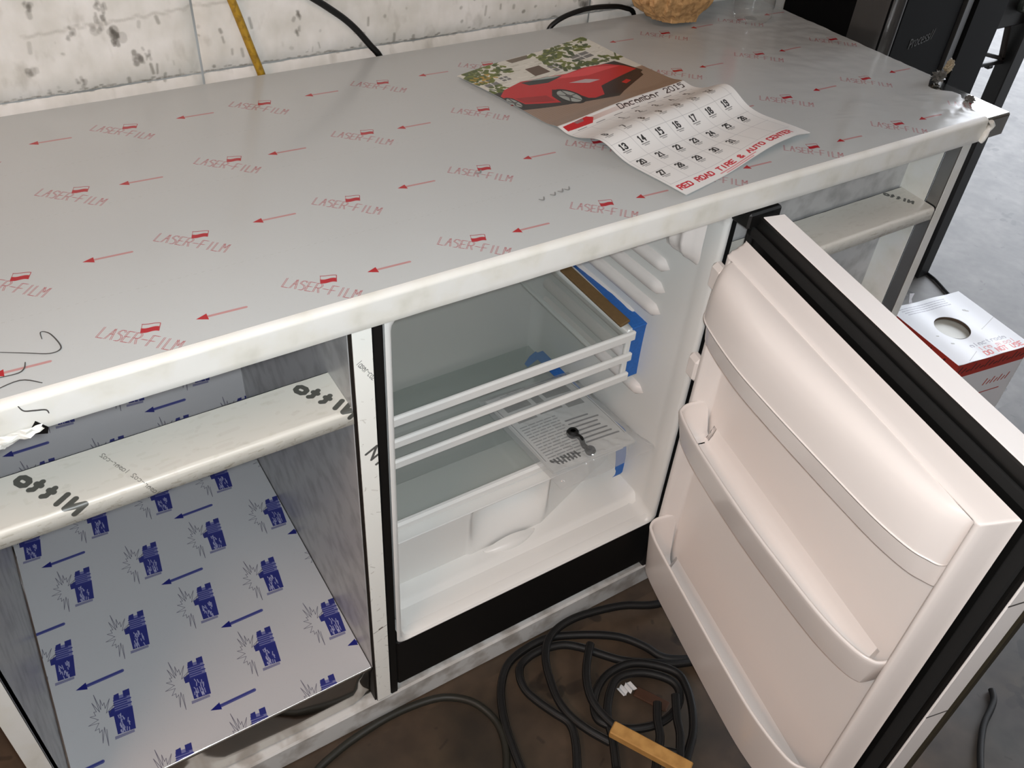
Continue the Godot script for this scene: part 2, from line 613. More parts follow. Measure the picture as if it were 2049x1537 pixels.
# ---------------------------------------------------------------- room
func wall_texture() -> ImageTexture:
	# covers x from -1.9 to 0.36 and y from 0.73 to 1.16, 1.6 mm to the pixel
	var W := 1412
	var H := 269
	var im := blank(W, H, Color(0.80, 0.76, 0.70))
	var f := FastNoiseLite.new()
	f.seed = 21
	f.frequency = 0.012
	f.fractal_octaves = 5
	for y in H:
		for x in W:
			var a := f.get_noise_2d(x, y * 1.3) * 0.10 + f.get_noise_2d(x * 6.0, y * 2.5 + 900) * 0.035
			var b := clampf(f.get_noise_2d(x * 3.0 + 500, y * 1.6) - 0.28, 0, 1) * 0.6
			var c := Color(0.845 + a * 0.7, 0.825 + a * 0.7, 0.795 + a * 0.8)
			im.set_pixel(x, y, c.lerp(Color(0.50, 0.47, 0.42), b))
	var at := func(x: float, y: float) -> Vector2:
		return Vector2((x + 1.9) / 2.26 * W, (1.16 - y) / 0.43 * H)
	for i in 340:   # short vertical dribbles and specks of dirt
		var p: Vector2 = at.call(rng.randf_range(-1.9, 0.3), rng.randf_range(0.95, 1.15))
		var l := rng.randf_range(0, 9) if rng.randf() < 0.5 else 0.5
		seg(im, p, p + Vector2(rng.randf_range(-1.5, 1.5), l), rng.randf_range(0.8, 3.6), Color(0.36, 0.34, 0.30, rng.randf_range(0.12, 0.5)))
	for s in [[-1.241, 1.022, 9, 0.35], [-1.245, 1.016, 4, 0.8], [-1.252, 1.045, 4, 0.5], [-1.256, 1.062, 4, 0.45], [-1.218, 0.983, 6, 0.5], [-1.206, 0.986, 3, 0.4], [-1.343, 1.07, 5, 0.45], [-1.262, 1.033, 7, 0.3], [-0.972, 1.013, 4, 0.55], [-0.975, 0.99, 3, 0.3], [-1.36, 0.985, 5, 0.3], [-1.302, 0.959, 4, 0.4], [-0.42, 0.965, 9, 0.5], [-0.44, 0.985, 7, 0.4], [-1.30, 1.03, 4, 0.4]]:
		for k in 7:
			var p: Vector2 = at.call(s[0] + rng.randfn(0, 0.004), s[1] + rng.randfn(0, 0.005))
			seg(im, p, p + Vector2(rng.randf_range(-1, 1), rng.randf_range(0, 4)), s[2] * rng.randf_range(0.4, 1.0), Color(0.27, 0.25, 0.22, s[3] * 0.5))
	# a painted-over joint, still faintly dirty
	for i in 90:
		var x := -1.36 + i * 0.0035
		var p: Vector2 = at.call(x, 1.034 + (x + 1.3) * 0.05 + rng.randfn(0, 0.0015))
		seg(im, p, p + Vector2(3, 0), 2.4, Color(0.55, 0.52, 0.48, 0.12))
	for i in 640:   # grime along the open joint
		var p: Vector2 = at.call(-1.9 + i * 0.0035, 0.944 + absf(rng.randfn(0, 0.0022)))
		seg(im, p, p + Vector2(2, 0), rng.randf_range(0.8, 2.4), Color(0.3, 0.28, 0.24, rng.randf_range(0.1, 0.5)))
	im.generate_mipmaps()
	return ImageTexture.create_from_image(im)

func floor_texture() -> ImageTexture:
	var W := 1024
	var im := blank(W, W, Color.WHITE)
	var f := FastNoiseLite.new()
	f.seed = 31
	f.frequency = 0.01
	f.fractal_octaves = 5
	var R := W / TAU
	for y in W:
		for x in W:
			# wrap round both ways by fading between two samplings
			var u := x / float(W)
			var a := lerpf(f.get_noise_2d(x, y), f.get_noise_2d(x - W, y), u)
			var b := lerpf(f.get_noise_2d(x * 4.0, y * 4.0 + 3000), f.get_noise_2d((x - W) * 4.0, y * 4.0 + 3000), u)
			var g := 0.80 + a * 0.30 + b * 0.14
			im.set_pixel(x, y, Color(g, g * 0.985, g * 0.965))
	for i in 70:
		var p := Vector2(rng.randf() * W, rng.randf() * W)
		for k in 8:
			var q := p + Vector2(rng.randfn(0, 9), rng.randfn(0, 7))
			seg(im, q, q + Vector2(rng.randfn(0, 6), rng.randfn(0, 4)), rng.randf_range(3, 14), Color(0.25, 0.24, 0.23, rng.randf_range(0.15, 0.5)), true)
	for i in 500:
		var p := Vector2(rng.randf() * W, rng.randf() * W)
		seg(im, p, p + Vector2(rng.randfn(0, 3), rng.randfn(0, 3)), rng.randf_range(1, 4), Color(0.35, 0.34, 0.32, 0.4), true)
	im.generate_mipmaps()
	return ImageTexture.create_from_image(im)

func shell() -> void:
	var plaster := world_tri(mat(Color(0.80, 0.79, 0.775), 0.8, 0.0, noise_tex(0.01, [[0.2, Color(0.8, 0.795, 0.785)], [0.7, Color(1, 1, 1)]], 512, 41)), 0.6)
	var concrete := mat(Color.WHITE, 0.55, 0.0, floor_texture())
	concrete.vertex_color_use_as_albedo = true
	# floor: grey concrete, darker to the left, then brown with darker blots
	var fl := MB.new()
	var xs := []
	var zs := []
	var x := -4.4
	while x < 7.0:
		xs.append(x)
		x += 0.06 if x > -1.8 and x < 1.6 else 0.3
	var z := -6.2
	while z < 4.5:
		zs.append(z)
		z += 0.06 if z > -1.4 and z < 1.2 else 0.3
	var P := []
	var UV := []
	for a in xs:
		var row := PackedVector3Array()
		var uv := PackedVector2Array()
		for b in zs:
			row.append(Vector3(a, 0, b))
			uv.append(Vector2(a / 2.05, b / 2.05))
		P.append(row)
		UV.append(uv)
	fl.grid(P, false, false, false, UV)
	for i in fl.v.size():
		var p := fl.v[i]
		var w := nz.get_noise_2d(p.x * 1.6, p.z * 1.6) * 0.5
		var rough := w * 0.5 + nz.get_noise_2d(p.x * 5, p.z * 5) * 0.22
		var dark_mix := smoothstep(0.55, 0.15, p.x + (0.0 - p.z) * 0.5 + rough)
		var brown_mix := smoothstep(-0.02, -0.50, p.x + rough)
		var blot := smoothstep(0.0, 0.35, nz.get_noise_2d(p.x * 4.5 + 40, p.z * 4.5)) * brown_mix
		var c := Color(0.140, 0.136, 0.131).lerp(Color(0.050, 0.047, 0.045), dark_mix).lerp(Color(0.095, 0.066, 0.040), brown_mix)
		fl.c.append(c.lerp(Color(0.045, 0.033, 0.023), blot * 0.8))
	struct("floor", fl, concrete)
	# back wall, of large painted blocks where it shows
	var wall := MB.new()
	wall.box(Vector3(-4.2, 0, -0.83), Vector3(-1.86, 3.4, -0.63), 0.0)
	wall.box(Vector3(-1.86, 0, -0.83), Vector3(0.33, 0.74, -0.63), 0.0)
	wall.box(Vector3(-1.86, 1.146, -0.83), Vector3(0.33, 3.4, -0.63), 0.0)
	wall.box(Vector3(-1.86, 0.74, -0.83), Vector3(0.33, 1.146, -0.645), 0.0)
	var wb := struct("wall_back", wall, plaster)
	var paint := mat(Color.WHITE, 0.75, 0.0, wall_texture())
	var xb := [-1.86, -1.1285, -0.40, 0.33]
	for r in 2:
		for i in 3:
			var b := MB.new()
			var y0 := 0.74 if r == 0 else 0.9445
			var y1 := 0.9425 if r == 0 else 1.146
			# front face as a grid with slightly rough edges
			var rows := []
			var uvs := []
			var nx := 60
			var ny := 14
			for a in nx + 1:
				var row := PackedVector3Array()
				var uv := PackedVector2Array()
				for c in ny + 1:
					var u := a / float(nx)
					var v := c / float(ny)
					var px: float = lerpf(xb[i] + 0.0017, xb[i + 1] - 0.0017, u)
					var py := lerpf(y0, y1, v)
					var edge := minf(minf(v, 1 - v) * (y1 - y0), minf(u, 1 - u) * (xb[i + 1] - xb[i]))
					var pz := -0.63 + nz.get_noise_2d(px * 30, py * 30) * 0.0012
					if c == 0 or c == ny:
						py += nz.get_noise_1d(px * 60 + r * 50) * 0.0016
					if edge < 0.001:
						pz -= 0.006
					row.append(Vector3(px, py, pz))
					uv.append(Vector2((px + 1.9) / 2.26, (1.16 - py) / 0.43))
				rows.append(row)
				uvs.append(uv)
			b.grid(rows, false, false, false, uvs)
			part(wb, "wall_block", b, paint)
	var others := {
		"wall_left": [Vector3(-4.4, 0, -0.83), Vector3(-4.2, 3.4, 4.4)],
		"wall_front": [Vector3(-4.4, 0, 4.2), Vector3(4.4, 3.4, 4.4)],
		"wall_rear": [Vector3(0.13, 0, -6.2), Vector3(4.4, 3.4, -6.0)],
	}
	for k in others:
		var b := MB.new()
		b.box(others[k][0], others[k][1], 0.0)
		struct(k, b, plaster)
	var side := MB.new()   # where the back wall ends the room runs further back
	side.box(Vector3(0.13, 0, -6.0), Vector3(0.33, 3.4, -0.83), 0.0)
	struct("wall_return", side, plaster)
	# right wall with a wide roll-up door standing open
	var right := MB.new()
	right.box(Vector3(4.2, 0, 1.2), Vector3(4.4, 3.4, 4.2), 0.0)
	right.box(Vector3(4.2, 0, -6.0), Vector3(4.4, 3.4, -5.2), 0.0)
	right.box(Vector3(4.2, 3.25, -5.2), Vector3(4.4, 3.4, 1.2), 0.0)
	struct("wall_right", right, plaster)
	var ce := MB.new()
	ce.box(Vector3(-4.4, 3.4, -6.2), Vector3(4.4, 3.6, 4.4), 0.0)
	struct("ceiling", ce, plaster)

# ---------------------------------------------------------------- bench
func bench() -> void:
	var o := thing("workbench", "long stainless steel workbench wrapped in protective film, standing against the white wall", "workbench", Vector3(-0.834, 0, -0.3))
	# the bare top: a steel tray with a folded front
	var b := MB.new()
	var prof := [Vector2(BACK, TOP - 0.037), Vector2(BACK, TOP - 0.001)]
	for k in 7:
		var a := PI / 2 * k / 6.0
		prof.append(Vector2(-0.0045 + sin(a) * 0.0045, TOP - 0.0055 + cos(a) * 0.0045))
	prof.append(Vector2(0, TOP - 0.0377))
	prof.append(Vector2(-0.022, TOP - 0.0377))
	var rows := []
	for x in [XL, -0.4, 0.0]:
		var row := PackedVector3Array()
		for q in prof:
			row.append(Vector3(x, q.y, q.x))
		rows.append(row)
	for j in prof.size() - 1:      # flat strips keep the folds crisp, the rounded edge fine
		for i in 2:
			var m: Vector3 = (rows[i][j] + rows[i + 1][j + 1]) / 2.0
			b.quad(rows[i][j], rows[i + 1][j], rows[i + 1][j + 1], rows[i][j + 1], m - Vector3(m.x, TOP - 0.02, -0.3) if j < 9 else Vector3.DOWN)
	for s in [XL, 0.0]:            # folded ends
		b.quad(Vector3(s, TOP - 0.0377, BACK), Vector3(s, TOP - 0.002, BACK), Vector3(s, TOP - 0.002, -0.003), Vector3(s, TOP - 0.0377, -0.001), Vector3(signf(s + 0.8), 0, 0))
	part(o, "steel_top", b, M.steel, "bare stainless steel, uncovered at the torn corner")
	# legs: square tube, filmed on the front, bare on the sides
	for x in [-1.6497, -1.1611, -0.0446]:
		var l := MB.new()
		l.box(Vector3(x, 0.058, -0.0554), Vector3(x + 0.0254, TOP - 0.037, -0.0302), 0.0015)
		var leg := part(o, "leg", l, M.steel_satin)
		var f := MB.new()
		f.box(Vector3(x + 0.0006, 0.059, -0.0304), Vector3(x + 0.0248, TOP - 0.038, -0.0296), 0.0003)
		part(leg, "leg_film", f, M.film)
	for x in [-1.6497, -0.0446]:
		var l := MB.new()
		l.box(Vector3(x, 0.0, BACK + 0.004), Vector3(x + 0.0254, TOP - 0.037, BACK + 0.029), 0.0015)
		part(o, "leg", l, M.steel_satin)
	var r := MB.new()
	r.box(Vector3(-1.6497, 0.0005, -0.0554), Vector3(-0.0192, 0.0585, -0.0296), 0.0035)
	part(o, "bottom_rail", r, M.rail)
	for x in [-1.6497, -0.0446]:
		var br := MB.new()
		br.box(Vector3(x, 0.0005, BACK + 0.004), Vector3(x + 0.0254, 0.0585, -0.056), 0.002)
		part(o, "side_rail", br, M.steel_satin)
	# left bay: floor pan, walls
	var pan := MB.new()
	pan.box(Vector3(-1.6215, 0.1655, -0.5800), Vector3(-1.1665, 0.1688, -0.0375), 0.0005)
	var kick := MB.new()
	var kr := []
	for x in [-1.6215, -1.55, -1.49, -1.46, -1.42, -1.30, -1.20, -1.183, -1.1745, -1.1665]:
		var row := PackedVector3Array()
		for k in 9:
			var a := PI / 2 * k / 5.0
			var q := Vector2(-0.0375 + sin(a) * 0.005, 0.1640 + cos(a) * 0.005) if k < 6 else Vector2(-0.0325 - 0.004 * (k - 5), 0.1640 - 0.034 * (k - 5))
			var dent := 0.006 * exp(-pow((x + 1.46) / 0.04, 2)) + 0.010 * smoothstep(-1.195, -1.1665, x)
			row.append(Vector3(x, q.y, q.x - (dent if k > 5 else 0.0)))
		kr.append(row)
	kick.grid(kr, true)
	var pn := part(o, "bay_floor", pan, M.steel_satin)
	var bf := MB.new()
	bf.quad(Vector3(-1.6215, 0.1693, -0.580), Vector3(-1.1665, 0.1693, -0.580), Vector3(-1.1665, 0.1693, -0.0345), Vector3(-1.6215, 0.1693, -0.0345), Vector3.UP,
		Vector2(-1.6215 / 0.233, -0.580 / 0.274), Vector2(-1.1665 / 0.233, -0.580 / 0.274), Vector2(-1.1665 / 0.233, -0.0345 / 0.274), Vector2(-1.6215 / 0.233, -0.0345 / 0.274))
	part(pn, "printed_film", bf, M.blue_print, "protective film printed with blue blocks and arrows")
	part(pn, "folded_front", kick, M.steel, "bare folded steel front")
	var bp := MB.new()
	bp.box(Vector3(-1.624, 0.165, -0.5812), Vector3(-1.163, TOP - 0.037, -0.5785), 0.0005)
	var bpp := part(o, "back_panel", bp, M.panel)
	var bq := MB.new()
	var vb := func(x: float, y: float) -> Vector2:   # the same film, standing up: arrows at y = 0.379
		return Vector2((x - 0.009) / 0.233, (0.379 - 0.2275 - y) / 0.274)
	bq.quad(Vector3(-1.624, 0.168, -0.5780), Vector3(-1.1635, 0.168, -0.5780), Vector3(-1.1635, 0.89, -0.5780), Vector3(-1.624, 0.89, -0.5780), Vector3.BACK,
		vb.call(-1.624, 0.168), vb.call(-1.1635, 0.168), vb.call(-1.1635, 0.89), vb.call(-1.624, 0.89))
	part(bpp, "printed_film", bq, M.blue_print, "protective film printed with blue blocks and arrows")
	for x in [-1.6265, -1.1650]:
		var s := MB.new()
		s.box(Vector3(x, 0.165, -0.580), Vector3(x + 0.0022, TOP - 0.037, -0.0345), 0.0005)
		part(o, "side_panel", s, M.panel)
	var gap := MB.new()      # dark strip put in for the shade in the gap between panel and post
	gap.box(Vector3(-1.1640, 0.06, -0.0560), Vector3(-1.1608, TOP - 0.037, -0.0335), 0.0004)
	part(o, "gap_shade", gap, M.dark_gap)
	# right bay
	var rb := MB.new()
	rb.box(Vector3(-0.553, 0.06, -0.5812), Vector3(-0.0446, TOP - 0.037, -0.5785), 0.0005)
	part(o, "back_panel", rb, M.panel)
	var rs := MB.new()
	rs.box(Vector3(-0.047, 0.06, -0.580), Vector3(-0.0445, TOP - 0.037, -0.0560), 0.0005)
	part(o, "side_panel", rs, M.film)
	var rp := MB.new()
	rp.box(Vector3(-0.552, 0.08, -0.1140), Vector3(-0.047, TOP - 0.037, -0.1105), 0.0005)
	part(o, "inner_panel", rp, M.panel)
	var fl := MB.new()
	fl.box(Vector3(-0.552, 0.075, -0.578), Vector3(-0.048, 0.08, -0.035), 0.0005)
	part(o, "bay_floor", fl, M.panel)
	narrow_shelf(o, -1.6228, -1.1652, "Nitto", [[Vector2(-1.4885, 0.083), Vector2(-0.0095, -0.0150), 1.0], [Vector2(-1.1705, 0.083), Vector2(-0.0095, -0.0150), 1.0]])
	narrow_shelf(o, -0.552, -0.0472, "Nitto", [[Vector2(-0.076, 0.048), Vector2(-0.0055, -0.0092), 0.62]])
	# words printed on the film of the middle post
	var pm := MB.new()
	pm.quad(Vector3(-1.1607, 0.062, -0.0291), Vector3(-1.1361, 0.062, -0.0291), Vector3(-1.1361, 0.898, -0.0291), Vector3(-1.1607, 0.898, -0.0291), Vector3.BACK, Vector2(0, 1), Vector2(1, 1), Vector2(1, 0), Vector2(0, 0))
	var im := blank(59, 2006, Color(0.97, 0.965, 0.94))
	var pk := func(x: float, y: float) -> Vector2:
		return Vector2((x + 1.1607) * 2400, (0.898 - y) * 2400)
	write(im, "Nitto", pk.call(-1.153, 0.672), Vector2(24, 44), Vector2(37, -20), 9, Color(0.35, 0.35, 0.34))
	write(im, "laser-co2", pk.call(-1.158, 0.826), Vector2(5.4, 9), Vector2(15, -9), 2, Color(0.5, 0.5, 0.49))
	for i in 60:
		var p := Vector2(rng.randf() * 59, rng.randf() * 2006)
		seg(im, p, p + Vector2(rng.randfn(0, 9), rng.randfn(0, 9)), rng.randf_range(1, 5), Color(0.5, 0.47, 0.42, rng.randf_range(0.1, 0.35)))
	seg(im, pk.call(-1.160, 0.268), pk.call(-1.137, 0.276), 2.5, Color(0.35, 0.32, 0.28, 0.8))
	seg(im, pk.call(-1.150, 0.273), pk.call(-1.145, 0.275), 7, Color(0.33, 0.28, 0.24, 0.8))
	part(o, "post_film", pm, mat(Color.WHITE, 0.4, 0.0, ImageTexture.create_from_image(im)), "white film with grey lettering on the middle post")

func narrow_shelf(o: Node3D, x0: float, x1: float, word: String, spots: Array) -> void:
	var b := MB.new()
	# along z then over the rounded fold and down
	var prof := []
	var s := [0.0]
	prof.append(Vector2(-0.1065, 0.7575))
	prof.append(Vector2(-0.0365, 0.7540))
	for k in 6:
		var a := PI / 2 * (k + 1) / 6.0
		prof.append(Vector2(-0.0365 + sin(a) * 0.006, 0.748 + cos(a) * 0.006))
	prof.append(Vector2(-0.0303, 0.7310))
	prof.append(Vector2(-0.0420, 0.7300))
	for i in range(1, prof.size()):
		s.append(s[-1] + prof[i].distance_to(prof[i - 1]))
	var rows := []
	var uvs := []
	var n := 40
	for i in n + 1:
		var x := lerpf(x0, x1, i / float(n))
		var row := PackedVector3Array()
		var uv := PackedVector2Array()
		for j in prof.size():
			row.append(Vector3(x, prof[j].y + nz.get_noise_2d(x * 14, j * 3.0) * 0.0007, prof[j].x))
			uv.append(Vector2(i / float(n), s[j] / s[-1]))
		rows.append(row)
		uvs.append(uv)
	b.grid(rows, true, false, false, uvs)
	var W := int((x1 - x0) * 3000)
	var H := int(s[-1] * 3000)
	var im := blank(W, H, Color(0.84, 0.825, 0.785))
	for i in 300:
		var p := Vector2(rng.randf() * W, rng.randf() * H)
		seg(im, p, p + Vector2(rng.randfn(0, 25), rng.randfn(0, 5)), rng.randf_range(4, 16), Color(0.66, 0.62, 0.55, rng.randf_range(0.03, 0.10)))
	for i in 160:   # grubby lower edge
		var p := Vector2(rng.randf() * W, H - absf(rng.randfn(0, 22)) - 36)
		seg(im, p, p + Vector2(rng.randfn(0, 16), rng.randfn(0, 3)), rng.randf_range(2, 7), Color(0.5, 0.45, 0.36, rng.randf_range(0.05, 0.25)))
	for q in spots:
		var p := Vector2(q[0].x - x0, q[0].y) * 3000
		var u: Vector2 = q[1] * 3000
		write(im, word, p, u, Vector2(-u.y, u.x).normalized() * -45 * q[2] * -1.0, 20 * q[2], Color(0.33, 0.33, 0.31))
	if x0 < -1.0:
		write(im, "laser-co2 laser-co2", Vector2(-1.405 - x0, 0.098) * 3000, Vector2(-6.6, -13.4), Vector2(14, -7), 2.4, Color(0.5, 0.49, 0.46))
	im.generate_mipmaps()
	var sh := part(o, "narrow_shelf", b, mat(Color.WHITE, 0.4, 0.0, ImageTexture.create_from_image(im)), "narrow filmed shelf with grey lettering")
	var back := MB.new()
	back.box(Vector3(x0, 0.729, -0.1085), Vector3(x1, 0.7570, -0.1070), 0.0003)
	back.box(Vector3(x0, 0.7290, -0.1070), Vector3(x1, 0.7300, -0.0420), 0.0003)
	part(sh, "shelf_back", back, M.steel_dark)

# ---------------------------------------------------------------- film on the bench top
func film_h(x: float, z: float) -> float:
	var h := nz.get_noise_2d(x * 6, z * 6) * 0.00035
	var k := smoothstep(-0.5, -0.12, x)
	h += k * (absf(nz.get_noise_2d(x * 9 + 30, z * 16)) * 0.0022)
	# a lifted blister near the front right and a long crease behind it
	var a := Vector2(-0.365, -0.01)
	var d := (Vector2(-0.235, -0.103) - a)
	var q := Vector2(x, z) - a
	var t := clampf(q.dot(d) / d.length_squared(), 0, 1)
	var r := (q - d * t)
	var across := (q.x * d.y - q.y * d.x) / d.length()
	if r.length() < 0.05:
		h += 0.0022 * smoothstep(0.034, 0.026, absf(across)) * smoothstep(0.05, 0.03, r.length()) * (0.6 + across * 8.0)
	return maxf(h, -0.0006)

func film_edge(z: float) -> float:
	# where the torn right edge of the film runs
	return along([[-0.62, 0.0005], [-0.158, 0.0005], [-0.150, -0.016], [-0.128, -0.050], [-0.110, -0.046], [-0.098, -0.026], [-0.082, -0.022], [-0.070, -0.036], [-0.050, -0.036], [-0.040, -0.052], [-0.030, -0.060], [0.0, -0.0590], [0.1, -0.056]], z)

func bench_film() -> void:
	var o: Node3D = get_node("workbench")
	var rows := []
	var uvs := []
	var zs := []
	for i in 75:
		zs.append(lerpf(BACK + 0.001, -0.008, i / 74.0))
	var nx := 190
	for i in nx + 1:
		var row := PackedVector3Array()
		var uv := PackedVector2Array()
		for z in zs:
			var e := film_edge(z)
			var u := i / float(nx)
			u = 1.0 - pow(1.0 - u, 1.25)
			var x := lerpf(XL + 0.001, e, u)
			row.append(Vector3(x, TOP + 0.0012 + film_h(x, z) * smoothstep(-0.008, -0.03, z), z))
			uv.append(Vector2(x / 0.1905, z / 0.31))
		rows.append(row)
		uvs.append(uv)
	var b := MB.new()
	b.grid(rows, true, false, false, uvs)
	part(o, "top_film", b, M.film_print, "pale protective film printed with red words and arrows")
	# the film wrapped over the front fold
	var lip := MB.new()
	rows = []
	for i in 121:
		var u := i / 120.0
		var row := PackedVector3Array()
		var x := lerpf(XL + 0.001, -0.059, u)
		for k in 9:
			var a := PI / 2 * k / 8.0
			row.append(Vector3(x, TOP - 0.0064 + cos(a) * 0.0076, -0.008 + sin(a) * 0.0094 + nz.get_noise_2d(x * 7, k * 0.4) * 0.0003))
		for k in 4:
			var xx := x + (0.012 * (k / 3.0) if i == 120 else 0.0)
			row.append(Vector3(xx, TOP - 0.0064 - 0.0320 * (k + 1) / 4.0, 0.0014 + nz.get_noise_2d(x * 9, k * 0.7 + 5) * 0.0005))
		row.append(Vector3(x, TOP - 0.0396, -0.0015))
		row.append(Vector3(x, TOP - 0.0394, -0.022))
		rows.append(row)
	lip.grid(rows, true)
	part(o, "front_film", lip, M.film, "plain white film over the folded front edge")
	# curled scrap where the front film ends
	var roll := MB.new()
	var pts := PackedVector3Array()
	for k in 7:
		pts.append(Vector3(-0.0565 + 0.006 * sin(k * 0.9), TOP - 0.004 - 0.0055 * k, 0.0045 + 0.002 * sin(k * 1.7)))
	roll.tube(pts, 0.0052, 9, 0.7)
	part(o, "rolled_edge", roll, M.film)
	# bits of torn, crumpled film
	var torn := mat(Color(0.34, 0.335, 0.32), 0.3)
	var beige := mat(Color(0.55, 0.50, 0.41), 0.4)
	for q in [[Vector3(-0.014, TOP + 0.011, -0.137), Vector3(0.028, 0.016, 0.020), 5, torn], [Vector3(0.003, TOP + 0.026, -0.136), Vector3(0.018, 0.022, 0.012), 9, beige], [Vector3(-0.036, TOP + 0.006, -0.056), Vector3(0.011, 0.012, 0.016), 13, torn]]:
		part(o, "torn_film", crumple(q[0], q[1], q[2], 0.9), q[3], "crumpled torn film at the bare corner")
	var rag := MB.new()
	rows = []
	for i in 26:
		var u := i / 25.0
		var x := lerpf(-1.60, -1.484, u)
		var row := PackedVector3Array()
		for k in 9:
			var v := k / 8.0
			var drop := 0.050 * (1.0 - 0.80 * u) * v
			row.append(Vector3(x + 0.004 * nz.get_noise_2d(u * 9, v * 7), 0.9045 - drop + nz.get_noise_2d(u * 13 + 7, v * 8) * 0.004, 0.0035 + 0.011 * sin(PI * v) * (0.4 + 0.6 * absf(nz.get_noise_2d(u * 16, v * 5 + 3)) * 2.0) - 0.012 * v))
		rows.append(row)
	rag.grid(rows, true)
	rag.facet()
	part(o, "torn_film", rag, M.film, "crumpled strip of torn white film under the front edge")
	var spot := MB.new()
	spot.quad(Vector3(-1.4985, 0.8965, 0.0024), Vector3(-1.4885, 0.9100, 0.0026), Vector3(-1.4800, 0.8985, 0.0026), Vector3(-1.4825, 0.8905, 0.0022), Vector3.BACK)
	part(o, "dark_reflection_patch", spot, M.steel_dark, "patch of bare steel in the torn film, its dark reflection painted in")  # near-black colour stands in for the dark reflection in the bare steel
	# scribbles in felt pen near the left end
	var y := TOP + 0.0019
	var pens := [[-1.460, -0.080, -1.459, -0.092, -1.452, -0.086, -1.447, -0.066, -1.448, -0.056, -1.458, -0.054, -1.476, -0.064, -1.50, -0.078], [-1.515, -0.040, -1.491, -0.037, -1.483, -0.041, -1.480, -0.051], [-1.515, -0.020, -1.489, -0.026, -1.472, -0.013]]
	for q in pens:
		var line := PackedVector3Array()
		for i in range(0, q.size(), 2):
			line.append(Vector3(q[i], y, q[i + 1]))
		part(o, "pen_mark", ink(line, 0.0007), M.ink)
	part(o, "pen_mark", ink(path([-1.497, 0.932, 0.0026, -1.494, 0.925, 0.0027, -1.486, 0.922, 0.0027, -1.477, 0.919, 0.0027, -1.4755, 0.914, 0.0027]), 0.0008), M.ink)
	# smudges of grey print by the perforations
	for q in [[-0.868, -0.096], [-0.848, -0.10], [-0.823, -0.104], [-0.834, -0.103], [-0.905, -0.193]]:
		var p := PackedVector3Array([Vector3(q[0], y + 0.0004, q[1]), Vector3(q[0] + 0.005, y + 0.0004, q[1] + 0.004), Vector3(q[0] + 0.010, y + 0.0004, q[1] - 0.003)])
		part(o, "smudge", ink(p, 0.0011), mat(Color(0.52, 0.52, 0.51), 0.6))

func ink(line: PackedVector3Array, half: float) -> MB:
	var b := MB.new()
	var s := spline(line, 5)
	var w := PackedVector3Array()
	for i in s.size():
		var d := (s[mini(i + 1, s.size() - 1)] - s[maxi(i - 1, 0)]).normalized()
		var up := Vector3.UP if absf(d.y) < 0.2 else Vector3.BACK
		w.append(d.cross(up).normalized() * half * (0.55 + 0.45 * sin(PI * i / s.size())))
	b.ribbon(s, w, 0.00025)
	return b

func crumple(at: Vector3, r: Vector3, sd: int, depth: float) -> MB:
	var b := MB.new()
	var f := FastNoiseLite.new()
	f.seed = sd
	f.frequency = 1.0
	f.noise_type = FastNoiseLite.TYPE_CELLULAR
	f.cellular_return_type = FastNoiseLite.RETURN_DISTANCE
	var rows := []
	for i in 19:
		var row := PackedVector3Array()
		for j in 26:
			var th := PI * i / 18.0
			var ph := TAU * j / 26.0
			var d := Vector3(sin(th) * cos(ph), cos(th), sin(th) * sin(ph))
			var k := 1.0 + depth * f.get_noise_3d(d.x * 3.6, d.y * 3.6, d.z * 3.6) * 1.2
			row.append(at + d * r * k)
		rows.append(row)
	b.grid(rows, true, false, true)
	b.face(at)
	b.facet()
	return b

# ---------------------------------------------------------------- refrigerator
func rrect(x0: float, x1: float, y0: float, y1: float, z: float, r: float, per := 5) -> PackedVector3Array:
	var out := PackedVector3Array()
	for q in [[x1 - r, y1 - r, 0.0], [x0 + r, y1 - r, 90.0], [x0 + r, y0 + r, 180.0], [x1 - r, y0 + r, 270.0]]:
		for k in per:
			var a := deg_to_rad(q[2] + 90.0 * k / (per - 1))
			out.append(Vector3(q[0] + cos(a) * r, q[1] + sin(a) * r, z))
	return out

